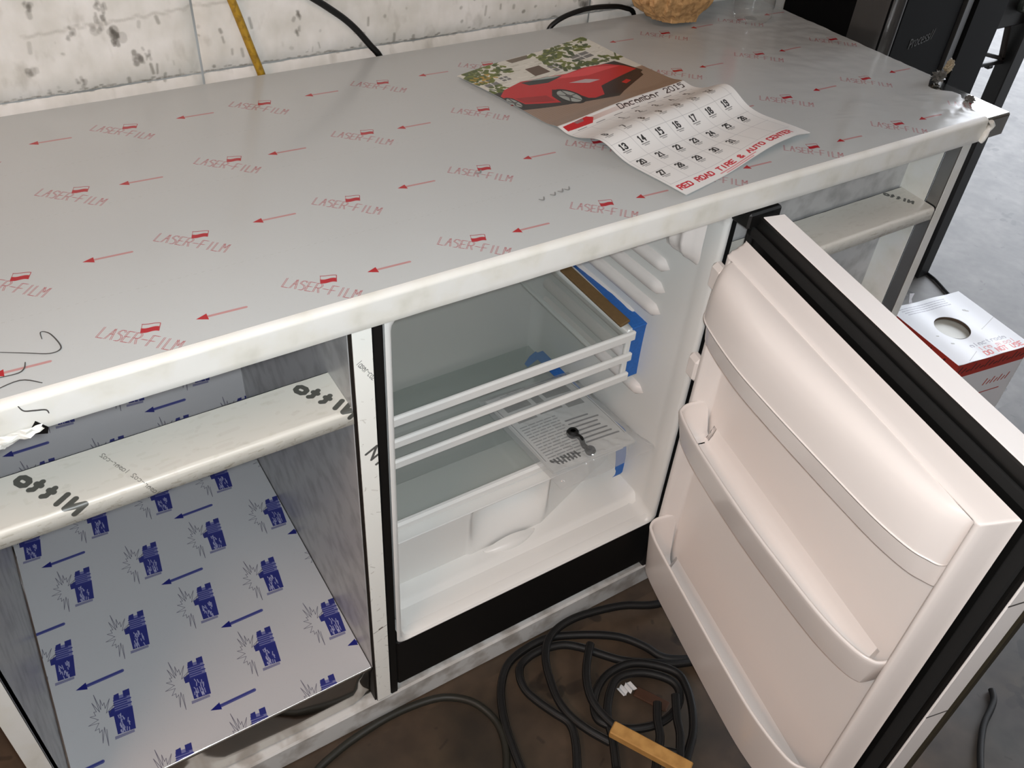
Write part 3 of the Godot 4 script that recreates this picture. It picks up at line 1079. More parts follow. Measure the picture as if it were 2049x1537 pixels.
func fridge() -> void:
	var o := thing("refrigerator", "under-counter refrigerator with a black cabinet and white interior, its door standing open", "refrigerator", Vector3(-0.845, 0, -0.3))
	var x0 := -1.1194
	var x1 := -0.570
	var y0 := 0.206
	var y1 := 0.884
	var b := MB.new()    # cabinet, as slabs round the cavity
	b.box(Vector3(-1.1345, 0.012, -0.568), Vector3(x0 - 0.0005, 0.897, -0.0318), 0.002)
	b.box(Vector3(x1 + 0.0005, 0.012, -0.568), Vector3(-0.5555, 0.897, -0.0318), 0.002)
	b.box(Vector3(x0 - 0.001, y1 + 0.0005, -0.568), Vector3(x1 + 0.001, 0.897, -0.0318), 0.002)
	b.box(Vector3(x0 - 0.001, 0.075, -0.568), Vector3(x1 + 0.001, y0 - 0.0005, -0.0318), 0.004)
	b.box(Vector3(x0 - 0.001, 0.2, -0.568), Vector3(x1 + 0.001, 0.897, -0.545), 0.002)
	var body := part(o, "cabinet", b, M.black)
	var foot := MB.new()
	foot.box(Vector3(x0, 0.0605, -0.11), Vector3(x1, 0.076, -0.060), 0.002)
	foot.box(Vector3(x0, 0.003, -0.56), Vector3(x1, 0.076, -0.10), 0.002)
	part(body, "plinth", foot, M.black)
	var hinge := MB.new()
	hinge.box(Vector3(-0.575, 0.868, -0.0316), Vector3(-0.512, 0.8925, 0.004), 0.003)
	part(body, "hinge_cover", hinge, M.black)
	# moulded liner: rounded front rim then the walls of the cavity
	var rows := []
	for q in [[0.000, -0.0300, 0.012], [0.0035, -0.0285, 0.014], [0.008, -0.0300, 0.018], [0.0105, -0.036, 0.020], [0.0108, -0.060, 0.020], [0.0035, -0.075, 0.022], [0.0035, -0.20, 0.025], [0.004, -0.44, 0.03], [0.010, -0.458, 0.035], [0.026, -0.464, 0.04]]:
		var e: float = q[0]
		var eb := e if q[1] > -0.05 else maxf(e, 0.004)
		rows.append(rrect(x0 + e, x1 - e, y0 + eb * (0.3 if q[1] > -0.05 else 1.0), y1 - e, q[1], q[2]))
	var l := MB.new()
	l.grid(rows, false, false, true)
	l.face(Vector3(-0.845, 0.54, -0.25), true)
	l.fan(rows[-1], Vector3.BACK)
	var liner := part(o, "liner", l, M.white_soft)
	# raised floor with a gutter behind the sill
	var fl := MB.new()
	rows = []
	for i in 30:
		var row := PackedVector3Array()
		var x := lerpf(x0 + 0.004, x1 - 0.004, i / 29.0)
		var edge := minf(x - x0, x1 - x)
		for q in [[-0.033, 0.2085], [-0.040, 0.2140], [-0.055, 0.2135], [-0.066, 0.2085], [-0.075, 0.2070], [-0.085, 0.2105], [-0.093, 0.2155], [-0.10, 0.217], [-0.13, 0.2175], [-0.20, 0.219], [-0.46, 0.222]]:
			row.append(Vector3(x, q[1] + 0.012 * smoothstep(0.022, 0.002, edge), q[0]))
		rows.append(row)
	fl.grid(rows)
	part(liner, "floor_pan", fl, M.white_soft)
	# lower front: a step with a scooped middle and a slanted right end
	var st := MB.new()
	rows = []
	for i in 90:
		var x := lerpf(-1.1155, -0.574, i / 89.0)
		var row := PackedVector3Array()
		var mid := smoothstep(-0.9295, -0.9265, x) * (1.0 - smoothstep(-0.775, -0.762, x))
		var right := smoothstep(-0.7625, -0.7605, x)
		for j in 22:
			var v := j / 21.0
			var y := lerpf(0.214, 0.333, v)
			var z := -0.125 + (v - 0.5) * 0.004
			var hump := 0.052 * pow(sin(PI * clampf((x + 0.9275) / 0.16, 0.0, 1.0)), 0.6) if mid > 0.01 else 0.0
			z -= mid * hump * smoothstep(0.06, 0.72, v) * (1.0 - 0.35 * smoothstep(0.8, 1.0, v))
			z += mid * 0.004
			if x > -0.762:
				z = lerpf(-0.127, -0.185, clampf((x + 0.762) / 0.16, 0, 1)) - 0.012 * v
			row.append(Vector3(x, y, z))
		rows.append(row)
	st.grid(rows)
	var step := part(liner, "lower_step", st, M.white_soft)
	step.set_meta("label", "moulded white step with a scooped middle")
	var bulge := MB.new()     # crescent ledge at the foot of the scoop
	rows = []
	for i in 25:
		var u := i / 24.0
		var x := lerpf(-0.905, -0.79, u)
		var d := 0.020 * pow(sin(PI * u), 0.7)
		var row := PackedVector3Array()
		for q in [[0.0, 0.0145], [0.6, 0.0135], [0.9, 0.010], [1.0, 0.004], [1.02, -0.003]]:
			row.append(Vector3(x, 0.2165 + q[1] * sin(PI * u), -0.118 + d * q[0]))
		rows.append(row)
	bulge.grid(rows, true)
	part(liner, "scoop_ledge", bulge, M.white_soft)
	var lid := MB.new()
	lid.box(Vector3(-1.115, 0.333, -0.24), Vector3(-0.60, 0.3365, -0.1215), 0.001)
	part(liner, "step_top", lid, M.white_soft)
	# shelf ribs on both walls
	for s in 2:
		for i in 7:
			var y := 0.7235 - 0.0443 * i
			var r := MB.new()
			rows = []
			var front := -0.178 if i in [3, 4, 5] else -0.1265
			for k in 24:
				var z := lerpf(front, -0.445, k / 23.0)
				var tip := minf(1.0, sqrt(maxf(0.0, 1.0 - pow(1.0 - minf((front - z) / 0.022, 1.0), 2))))
				var row := PackedVector3Array()
				for j in 9:
					var a := PI * (j / 8.0 - 0.5)
					var xx := cos(a) * 0.0115 * tip
					row.append(Vector3(x1 - 0.0035 - xx if s == 0 else x0 + 0.0035 + xx, y + sin(a) * 0.0125 * maxf(tip, 0.05), z))
				rows.append(row)
			r.grid(rows, s == 1)
			part(liner, "shelf_rib", r, M.white)
	# thermostat housing at the top of the right wall
	var th := MB.new()
	rows = []
	for i in 15:
		var z := lerpf(-0.066, -0.146, i / 14.0)
		var g := 0.006 * (1.0 if i in [4, 5, 9, 10] else 0.0)
		var out := 0.020 * pow(sin(PI * clampf(i / 14.0, 0.02, 0.98)), 0.5)
		var row := PackedVector3Array()
		for q in [[0.884, 1.0], [0.80, 1.0], [0.785, 0.85], [0.772, 0.45], [0.764, 0.0]]:
			row.append(Vector3(x1 - 0.004 - (out + g) * q[1], q[0], z))
		rows.append(row)
	th.grid(rows)
	part(o, "thermostat_housing", th, M.white)
	# glass shelves with their plastic trims
	var s1 := MB.new()
	s1.box(Vector3(-1.108, 0.5842, -0.445), Vector3(-0.614, 0.5878, -0.150), 0.0005)
	var shelf := part(o, "glass_shelf", s1, M.glass, "upper glass shelf with three white front bars")
	for y in [[0.577, 0.5965], [0.5315, 0.5495], [0.4865, 0.5050]]:
		var t := MB.new()
		t.box(Vector3(-1.110, y[0], -0.1520), Vector3(-0.601, y[1], -0.1430), 0.003)
		part(shelf, "trim_bar", t, M.trim)
	for x in [-1.110, -0.6125]:
		var cap := MB.new()
		cap.box(Vector3(x, 0.4868, -0.1600), Vector3(x + 0.0115, 0.5960, -0.1525), 0.002)
		part(shelf, "end_cap", cap, M.trim)
	var edge := MB.new()
	edge.box(Vector3(-0.6145, 0.5800, -0.445), Vector3(-0.601, 0.5935, -0.152), 0.002)
	edge.box(Vector3(-1.113, 0.5800, -0.445), Vector3(-1.1075, 0.5935, -0.152), 0.002)
	edge.box(Vector3(-0.690, 0.5790, -0.445), Vector3(-0.6820, 0.5838, -0.152), 0.001)
	edge.box(Vector3(-1.108, 0.5800, -0.450), Vector3(-0.601, 0.5935, -0.4435), 0.002)
	part(shelf, "side_frame", edge, M.trim)
	var s2 := MB.new()
	s2.box(Vector3(-1.108, 0.3502, -0.445), Vector3(-0.606, 0.3536, -0.150), 0.0005)
	var low := part(o, "glass_shelf", s2, M.glass, "lower glass shelf with a single white front bar")
	var t2 := MB.new()
	t2.box(Vector3(-1.112, 0.3385, -0.1530), Vector3(-0.592, 0.3580, -0.1400), 0.004)
	t2.box(Vector3(-1.112, 0.3220, -0.1515), Vector3(-0.592, 0.3375, -0.1430), 0.003)
	part(low, "trim_bar", t2, M.trim)
	door(o)

func door(o: Node3D) -> void:
	var T := Transform3D(Basis(DU, Vector3.UP, DN), DO - o.position)
	# u along the door, v up, w out of the inner face
	var s := MB.new()
	s.box(Vector3(-0.030, 0.066, -0.031), Vector3(0.5585, 0.8855, 0.0), 0.003)
	var dr := MeshInstance3D.new()
	dr.name = "door"
	dr.mesh = s.mesh()
	dr.material_override = M.black
	dr.transform = T
	dr.set_meta("label", "open door with white moulded shelves inside and a filmed steel skin")
	o.add_child(dr, true)
	var top := MB.new()
	top.box(Vector3(0.0, 0.8858, -0.0350), Vector3(0.5620, 0.8875, -0.0005), 0.0006)
	top.box(Vector3(0.0, 0.066, -0.0352), Vector3(0.5620, 0.8875, -0.0318), 0.001)
	top.box(Vector3(0.5590, 0.066, -0.0350), Vector3(0.5620, 0.8870, -0.0010), 0.0008)
	part(dr, "steel_skin", top, M.skin, "steel skin covered with white film")
	for v in [0.285, 0.50, 0.735]:
		var tape := MB.new()
		tape.box(Vector3(0.5615, v, -0.0345), Vector3(0.5623, v + 0.003, -0.0015), 0.0002)
		part(dr, "film_seam", tape, M.ink)
	var hb := MB.new()
	hb.box(Vector3(0.5440, 0.09, -0.0560), Vector3(0.5630, 0.868, -0.0354), 0.006)
	part(dr, "handle", hb, mat(Color(0.24, 0.225, 0.18), 0.35, 0.3), "olive grey full-height handle edge")
	var g := MB.new()
	for q in [[-0.020, 0.095, 0.552, 0.107], [-0.020, 0.850, 0.552, 0.866], [-0.020, 0.095, -0.008, 0.866], [0.534, 0.095, 0.552, 0.866]]:
		g.box(Vector3(q[0], q[1], 0.0), Vector3(q[2], q[3], 0.006), 0.002)
	part(dr, "gasket", g, M.gasket)
	# inner liner: a tray with raised rims round a recess
	var U0 := -0.006
	var U1 := 0.531
	var V0 := 0.104
	var V1 := 0.8475
	var us := [0.0, 0.002, 0.004, 0.007, 0.010, 0.013, 0.016, 0.020, 0.024, 0.028, 0.032, 0.036, 0.040, 0.046, 0.055]
	var ul := []
	for q in us:
		ul.append(U0 + q)
	for i in 20:
		ul.append(lerpf(U0 + 0.065, U1 - 0.065, i / 19.0))
	for i in us.size():
		ul.append(U1 - us[us.size() - 1 - i])
	var vl := []
	for q in us:
		vl.append(V0 + q)
	for i in 24:
		vl.append(lerpf(V0 + 0.065, V1 - 0.065, i / 23.0))
	for i in us.size():
		vl.append(V1 - us[us.size() - 1 - i])
	var rows := []
	for u in ul:
		var row := PackedVector3Array()
		for v in vl:
			var eu := minf(u - U0, U1 - u)
			var ev := minf(v - V0, (V1 - v) * 1.5)
			var e := minf(eu, ev)
			var w := 0.013 + 0.037 * smoothstep(0.0, 0.016, e + 0.001)
			if e < 0.0015:
				w = 0.0135
			var ru := minf(u - (U0 + 0.024), (U1 - 0.020) - u)
			var rv := minf(v - (V0 + 0.03), ((V1 - 0.013) - v) * 1.3)
			w -= 0.030 * smoothstep(0.0, 0.012, minf(ru, rv))
			row.append(Vector3(u, v, w))
		rows.append(row)
	var l := MB.new()
	l.grid(rows)
	var ln := part(dr, "door_liner", l, M.white)
	for v in [0.762, 0.592]:     # clips reaching past the hinge-side rim
		var c := MB.new()
		c.box(Vector3(-0.026, v, 0.030), Vector3(0.006, v + 0.046, 0.050), 0.007)
		part(dr, "clip", c, M.white)
	# closed compartment at the top
	var W := [[0.020, 0.040], [0.0225, 0.066], [0.030, 0.078], [0.05, 0.0885], [0.10, 0.095], [0.16, 0.098], [0.23, 0.095], [0.29, 0.091], [0.36, 0.0855], [0.43, 0.0785], [0.475, 0.0685], [0.495, 0.058], [0.505, 0.050], [0.507, 0.036]]
	rows = []
	var P := bin_path(W)
	for q in P:
		var row := PackedVector3Array()
		for k in [[0.8340, -0.15], [0.8360, 0.0], [0.8362, 0.3], [0.8340, 0.55], [0.8285, 0.75], [0.8180, 0.88], [0.8030, 0.95], [0.7850, 0.98], [0.7575, 1.0]]:
			row.append(Vector3(q.x, k[0], lerpf(0.036, q.y, k[1])))
		rows.append(row)
	var cv := MB.new()
	cv.grid(rows)
	fix_normals(cv, Vector3(0.25, 0.74, 0.0))
	var cover := part(dr, "top_compartment", cv, M.white)
	rows = []
	for q in P:
		var row := PackedVector3Array()
		for k in [[0.7585, -0.004], [0.7572, 0.0012], [0.7550, 0.0012], [0.7540, -0.0035], [0.7515, -0.0050], [0.7150, -0.0105], [0.7120, -0.0125], [0.7105, -0.017], [0.7100, -0.045]]:
			row.append(Vector3(q.x, k[0], maxf(q.y + k[1], 0.018)))
		rows.append(row)
	var lp := MB.new()
	lp.grid(rows)
	fix_normals(lp, Vector3(0.25, 0.74, 0.0))
	part(cover, "lower_band", lp, M.white)
	bin(dr, [[0.020, 0.024], [0.021, 0.058], [0.028, 0.076], [0.043, 0.0855], [0.10, 0.0935], [0.18, 0.097], [0.27, 0.0975], [0.35, 0.094], [0.43, 0.0875], [0.48, 0.0765], [0.503, 0.064], [0.510, 0.052], [0.512, 0.030]], 0.570, 0.502, 0.012)
	bin(dr, [[0.020, 0.024], [0.021, 0.062], [0.030, 0.080], [0.05, 0.0885], [0.10, 0.0930], [0.24, 0.0965], [0.33, 0.098], [0.41, 0.0965], [0.48, 0.085], [0.504, 0.068], [0.511, 0.052], [0.513, 0.030]], 0.290, 0.165, 0.012)

func bin_path(W: Array) -> PackedVector2Array:
	var p := PackedVector3Array()
	for q in W:
		p.append(Vector3(q[0], q[1], 0))
	var out := PackedVector2Array()
	for q in spline(p, 5):
		out.append(Vector2(q.x, q.y))
	return out

func fix_normals(b: MB, from: Vector3) -> void:
	b.face(from, false, Vector3(0.2, 1, 1))

# an open door shelf: a curved front wall, a floor, and a shoulder at the back
func bin(dr: Node3D, W: Array, rim: float, low: float, taper: float) -> void:
	var P := bin_path(W)
	var rows := []
	var fl := []
	for i in P.size():
		var q := P[i]
		var d := (P[mini(i + 1, P.size() - 1)] - P[maxi(i - 1, 0)]).normalized()
		var nn := Vector2(-d.y, d.x)      # out of the bin
		var row := PackedVector3Array()
		for k in [[low - 0.001, -taper - 0.012], [low, -taper - 0.003], [low + 0.004, -taper], [rim - 0.012, -0.0014], [rim - 0.004, 0.0], [rim - 0.001, -0.0006], [rim, -0.002], [rim - 0.001, -0.0045], [rim - 0.004, -0.0056], [rim - 0.014, -0.0075], [low + 0.026, -taper - 0.0065], [low + 0.014, -taper - 0.0100], [low + 0.007, -taper - 0.0165], [low + 0.005, -taper - 0.024]]:
			var s: Vector2 = q + nn * k[1]
			row.append(Vector3(s.x, k[0], maxf(s.y, 0.019)))
		rows.append(row)
		var last: Vector3 = row[row.size() - 1]
		var f := PackedVector3Array([last])
		for k in [0.3, 0.6, 0.85]:
			f.append(Vector3(last.x, low + 0.005, lerpf(last.z, 0.0315, k)))
		f.append(Vector3(last.x, low + 0.008, minf(0.029, last.z)))
		f.append(Vector3(last.x, low + 0.020, minf(0.0235, last.z)))
		f.append(Vector3(last.x, low + 0.034, 0.0195))
		fl.append(f)
	var b := MB.new()
	b.grid(rows)
	var o := part(dr, "door_shelf", b, M.white)
	var c := MB.new()
	c.grid(fl)
	c.face(Vector3(0.25, low - 1.0, 0.0))
	part(dr, "door_shelf_floor", c, M.white)
	o.set_meta("label", "white curved door shelf")

# ---------------------------------------------------------------- things in the refrigerator
func fridge_contents() -> void:
	var t := MB.new()
	var c := path([-0.586, 0.600, -0.40, -0.585, 0.6015, -0.30, -0.5855, 0.6020, -0.235, -0.5870, 0.6005, -0.19, -0.5885, 0.5985, -0.160, -0.5890, 0.5975, -0.1520, -0.5885, 0.5930, -0.1535, -0.5870, 0.560, -0.1545, -0.5855, 0.520, -0.1545, -0.5845, 0.484, -0.1535])
	c = spline(c, 4)
	var h := PackedVector3Array()
	for i in c.size():
		var k := clampf((c[i].z + 0.36) / 0.2, 0, 1)
		h.append(Vector3(lerpf(0.0060, 0.0155, k), lerpf(-0.003, 0.0, k), 0.0) + Vector3(0, nz.get_noise_1d(i * 0.8) * 0.0012, 0))
	t.ribbon(c, h, 0.0005)
	single("masking_tape", t, M.tape, "blue masking tape folded over the front corner of the upper glass shelf", "tape", "blue masking tape in the refrigerator")
	var t2 := MB.new()
	c = path([-0.606, 0.3590, -0.41, -0.606, 0.3600, -0.33, -0.605, 0.3600, -0.25, -0.603, 0.3605, -0.18, -0.5995, 0.3610, -0.150, -0.596, 0.352, -0.1385, -0.5900, 0.315, -0.1370, -0.5850, 0.280, -0.1365, -0.5820, 0.245, -0.1370, -0.5870, 0.236, -0.1380])
	c = spline(c, 4)
	h = PackedVector3Array()
	for i in c.size():
		h.append(Vector3(0.0125 * (1.0 if i < c.size() - 6 else 0.75), 0, 0))
	t2.ribbon(c, h, 0.0005)
	# torn end lying on the glass
	var e := PackedVector3Array([Vector3(-0.606, 0.3592, -0.405), Vector3(-0.628, 0.3592, -0.398), Vector3(-0.650, 0.3592, -0.386)])
	t2.ribbon(e, PackedVector3Array([Vector3(0.002, 0, 0.010), Vector3(0.001, 0, 0.009), Vector3(0.0, 0, 0.006)]), 0.0005)
	single("masking_tape", t2, M.tape, "blue masking tape running under the bagged booklet on the lower glass shelf", "tape", "blue masking tape in the refrigerator")
	var k := MB.new()
	var a := Vector3(-0.6065, 0.5945, -0.168)
	k.box(Vector3(-0.0115, 0.0005, -0.19), Vector3(0.0095, 0.0075, 0.0), 0.0015, Basis(Vector3.UP, -0.02) * Basis(Vector3.BACK, 0.25), a)
	single("cardboard_strip", k, M.card, "brown packing cardboard strip lying on the edge of the upper glass shelf", "cardboard")
	# booklet in a clear zip bag
	var o := thing("booklet_packet", "printed booklet with a black part in a clear plastic bag, on the lower glass shelf", "packet", Vector3(-0.69, 0.3605, -0.2))
	var A := Vector3(-0.783, 0.3615, -0.325)    # far left corner
	var ex := Vector3(0.178, 0, 0.008)
	var ez := Vector3(0.012, 0, 0.215)
	var rows := []
	var uvs := []
	for i in 13:
		var row := PackedVector3Array()
		var uv := PackedVector2Array()
		for j in 17:
			var u := i / 12.0
			var v := j / 16.0
			row.append(A + ex * u + ez * v + Vector3(0, 0.0045 + 0.003 * sin(PI * u) + 0.004 * sin(PI * v), 0))
			uv.append(Vector2(u, v))
		rows.append(row)
		uvs.append(uv)
	var pg := MB.new()
	pg.grid(rows, true, false, false, uvs)
	var im := blank(620, 780, Color(0.80, 0.80, 0.79))
	for y in range(40, 740, 26):      # unreadably small type and grey pictures
		var x := 40.0
		var stop := 300.0 if y > 300 else 580.0
		while x < stop:
			var w := rng.randf_range(14, 60)
			if not (y < 330 and y > 60):
				seg(im, Vector2(x, y), Vector2(minf(x + w, stop), y), 8, Color(0.5, 0.5, 0.5, 0.8))
			x += w + 14
	for q in [[60, 80, 240, 180], [270, 70, 330, 190], [360, 80, 560, 170], [60, 210, 200, 310], [230, 215, 400, 300], [430, 200, 560, 320]]:
		poly(im, PackedVector2Array([Vector2(q[0], q[1]), Vector2(q[2], q[1]), Vector2(q[2], q[3]), Vector2(q[0], q[3])]), Color(0.55, 0.55, 0.54))
	for i in 7:
		seg(im, Vector2(330, 430 + i * 38), Vector2(rng.randf_range(460, 580), 430 + i * 38), 14, Color(0.42, 0.42, 0.42, 0.9))
	for i in 8:
		var x := 40.0 + i * 25.0
		seg(im, Vector2(x, 690), Vector2(x + 6, 742), 13, Color(0.08, 0.08, 0.08))
		seg(im, Vector2(x + 4, 700 + (i % 3) * 14), Vector2(x + 20, 706 + (i % 3) * 12), 11, Color(0.1, 0.1, 0.1))
	seg(im, Vector2(12, 12), Vector2(608, 12), 5, Color(0.5, 0.5, 0.5))
	seg(im, Vector2(12, 12), Vector2(12, 768), 5, Color(0.5, 0.5, 0.5))
	seg(im, Vector2(608, 12), Vector2(608, 768), 5, Color(0.5, 0.5, 0.5))
	part(o, "booklet", pg, mat(Color.WHITE, 0.6, 0.0, ImageTexture.create_from_image(im)))
	var pb := MB.new()
	pb.box(Vector3(0, -0.0005, 0), Vector3(1, 0.0005, 1), 0.0, Basis(ex, Vector3.UP * 6.0, ez), A + Vector3(0, 0.0032, 0))
	part(o, "booklet_back", pb, mat(Color(0.8, 0.8, 0.79), 0.7))
	var key := MB.new()
	var m := A + ex * 0.47 + ez * 0.72 + Vector3(0, 0.016, 0)
	key.lathe([Vector2(0.0, 0.006), Vector2(0.010, 0.005), Vector2(0.0125, 0.0), Vector2(0.010, -0.006), Vector2(0.0, -0.007)], m, 18)
	key.lathe([Vector2(0.0, 0.006), Vector2(0.008, 0.005), Vector2(0.0105, 0.0), Vector2(0.008, -0.006), Vector2(0.0, -0.007)], m + Vector3(0.002, 0, 0.052), 18)
	key.tube(spline(PackedVector3Array([m, m + Vector3(0.004, 0.001, 0.02), m + Vector3(-0.001, 0, 0.036), m + Vector3(0.002, 0, 0.052)]), 4), 0.0048, 10)
	part(o, "black_part", key, M.rubber)
	# bag: two wrinkled sheets, sticking out past the booklet at the front
	for s in 2:
		rows = []
		for i in 34:
			var row := PackedVector3Array()
			for j in 40:
				var u := i / 33.0
				var v := j / 39.0
				var p := A + ex * lerpf(-0.06, 1.10, u) + ez * lerpf(-0.05, 1.18, v)
				var edge := minf(minf(u, 1 - u) * 9.0, minf(v, 1 - v) * 9.0)
				var hh := 0.0145 * smoothstep(0.0, 1.0, edge)
				var wr := absf(nz.get_noise_2d(u * 9 + 20, v * 7)) * 0.011 + absf(nz.get_noise_2d(u * 3 - 9, v * 16 + 4)) * 0.008 * smoothstep(0.65, 0.95, v)
				hh += wr * smoothstep(0.0, 0.6, edge)
				if s == 0:
					p.y += 0.002 + hh * (1.0 + 0.35 * smoothstep(0.6, 0.85, v))
				else:
					p.y += 0.0008 + hh * 0.05
				p.y += 0.012 * smoothstep(0.88, 1.0, v) * smoothstep(0.35, 0.9, u)
				row.append(p)
			rows.append(row)
		var bg := MB.new()
		bg.grid(rows, s == 0)
		part(o, "clear_bag", bg, M.clear)

# ---------------------------------------------------------------- beyond the right end of the bench
func cabinet_machine() -> void:
	var at := Vector3(0.055, 0, -0.300)
	var o := thing("machine_cabinet", "tall black machine cabinet with a grey rounded edge standing beyond the bench's right end", "machine", at)
	var B := Basis(Vector3.UP, deg_to_rad(12.0))
	var dull := mat(Color(0.022, 0.022, 0.023), 0.8)
	dull.metallic_specular = 0.2
	# local axes: x along the front, z out of it
	var box := MB.new()
	box.box(Vector3(0.0, 0.03, -0.235), Vector3(0.575, 1.42, -0.012), 0.006)
	var b := part(o, "case", box, dull)
	b.position = Vector3.ZERO
	b.basis = B
	var col := MB.new()     # rounded grey column at the front left corner
	var rows := []
	for y in [0.03, 1.42]:
		var row := PackedVector3Array()
		for q in [[0.0, -0.085], [-0.0005, -0.03], [0.003, -0.012], [0.010, -0.003], [0.020, 0.0], [0.030, -0.004], [0.034, -0.012]]:
			row.append(Vector3(q[0] - 0.0012, y, q[1]))
		rows.append(row)
	col.grid(rows)
	fix_normals(col, Vector3(0.2, 0.7, -0.2))
	part(b, "corner_column", col, mat(Color(0.30, 0.295, 0.29), 0.28, 0.55), "grey rounded corner column")
	var pan := MB.new()
	pan.box(Vector3(0.045, 0.10, -0.0125), Vector3(0.330, 1.40, -0.0085), 0.002)
	part(b, "front_panel", pan, dull)
	var tr := MB.new()
	tr.box(Vector3(0.336, 0.05, -0.0125), Vector3(0.372, 1.41, -0.002), 0.002)
	part(b, "trim_strip", tr, mat(Color(0.17, 0.165, 0.16), 0.4, 0.4), "dark grey trim strip")
	var bz := MB.new()
	bz.box(Vector3(0.380, 0.03, -0.0125), Vector3(0.575, 1.42, 0.004), 0.004)
	part(b, "right_panel", bz, dull)
	var tm := TextMesh.new()
	var sf := SystemFont.new()
	sf.font_names = PackedStringArray(["Droid Sans"])
	sf.font_italic = true
	tm.font = sf
	tm.text = "Process//"
	tm.font_size = 32
	tm.pixel_size = 0.00083
	tm.depth = 0.0012
	var tx := part(b, "emblem", tm, mat(Color(0.17, 0.165, 0.16), 0.5, 0.3), "small raised grey lettering")
	tx.position = Vector3(0.175, 0.907, -0.0080)

func bar(b: MB, p: Vector3, q: Vector3, w: float, d: float) -> void:
	var y := (q - p).normalized()
	var x := y.cross(Vector3.BACK).normalized()
	if x.length() < 0.1:
		x = Vector3.RIGHT
	b.box(Vector3(-w / 2, 0, -d / 2), Vector3(w / 2, (q - p).length(), d / 2), 0.002, Basis(x, y, x.cross(y)), p)

func stand() -> void:
	var o := thing("metal_stand", "black steel stand with crossbars on the grey floor, right of the black cabinet", "stand", Vector3(0.97, 0, -0.56))
	var m := mat(Color(0.026, 0.026, 0.026), 0.5)
	var brown := mat(Color(0.17, 0.15, 0.135), 0.5)
	var legs := [Vector3(0.9632, 0, -0.535), Vector3(0.9632, 0, -1.0), Vector3(0.60, 0, -0.85)]
	for i in 3:
		var l := MB.new()
		l.box(legs[i] + Vector3(-0.0250, 0.0, -0.024), legs[i] + Vector3(0.0270, 1.3 if i < 2 else 0.78, 0.020), 0.003)
		part(o, "leg", l, m)
	var c := MB.new()
	bar(c, Vector3(0.80, 0.690, -0.545), Vector3(0.945, 0.682, -0.545), 0.010, 0.014)
	part(o, "crossbar", c, m)
	c = MB.new()
	bar(c, Vector3(0.825, 0.722, -0.545), Vector3(0.940, 0.690, -0.545), 0.010, 0.012)
	part(o, "brace", c, brown)
	c = MB.new()
	bar(c, Vector3(0.816, 0.800, -0.545), Vector3(0.829, 0.715, -0.545), 0.007, 0.012)
	part(o, "brace", c, brown)
	c = MB.new()
	bar(c, Vector3(0.892, 0.800, -0.545), Vector3(0.934, 0.688, -0.545), 0.014, 0.012)
	part(o, "brace", c, brown)
	c = MB.new()
	c.box(Vector3(0.770, 0.785, -0.72), Vector3(0.97, 1.10, -0.530), 0.004)
	part(o, "housing", c, m)
	c = MB.new()
	c.lathe([Vector2(0.0, 0.022), Vector2(0.012, 0.021), Vector2(0.019, 0.013), Vector2(0.021, 0.0), Vector2(0.018, -0.012), Vector2(0.010, -0.018), Vector2(0.0, -0.019)], Vector3(0.893, 0.842, -0.522), 20)
	part(o, "knob", c, mat(Color(0.45, 0.47, 0.44), 0.2, 0.8), "shiny grey knob")
	c = MB.new()
	c.box(Vector3(0.873, 0.674, -0.55), Vector3(0.893, 0.683, -0.535), 0.002)
	part(o, "bracket", c, m)

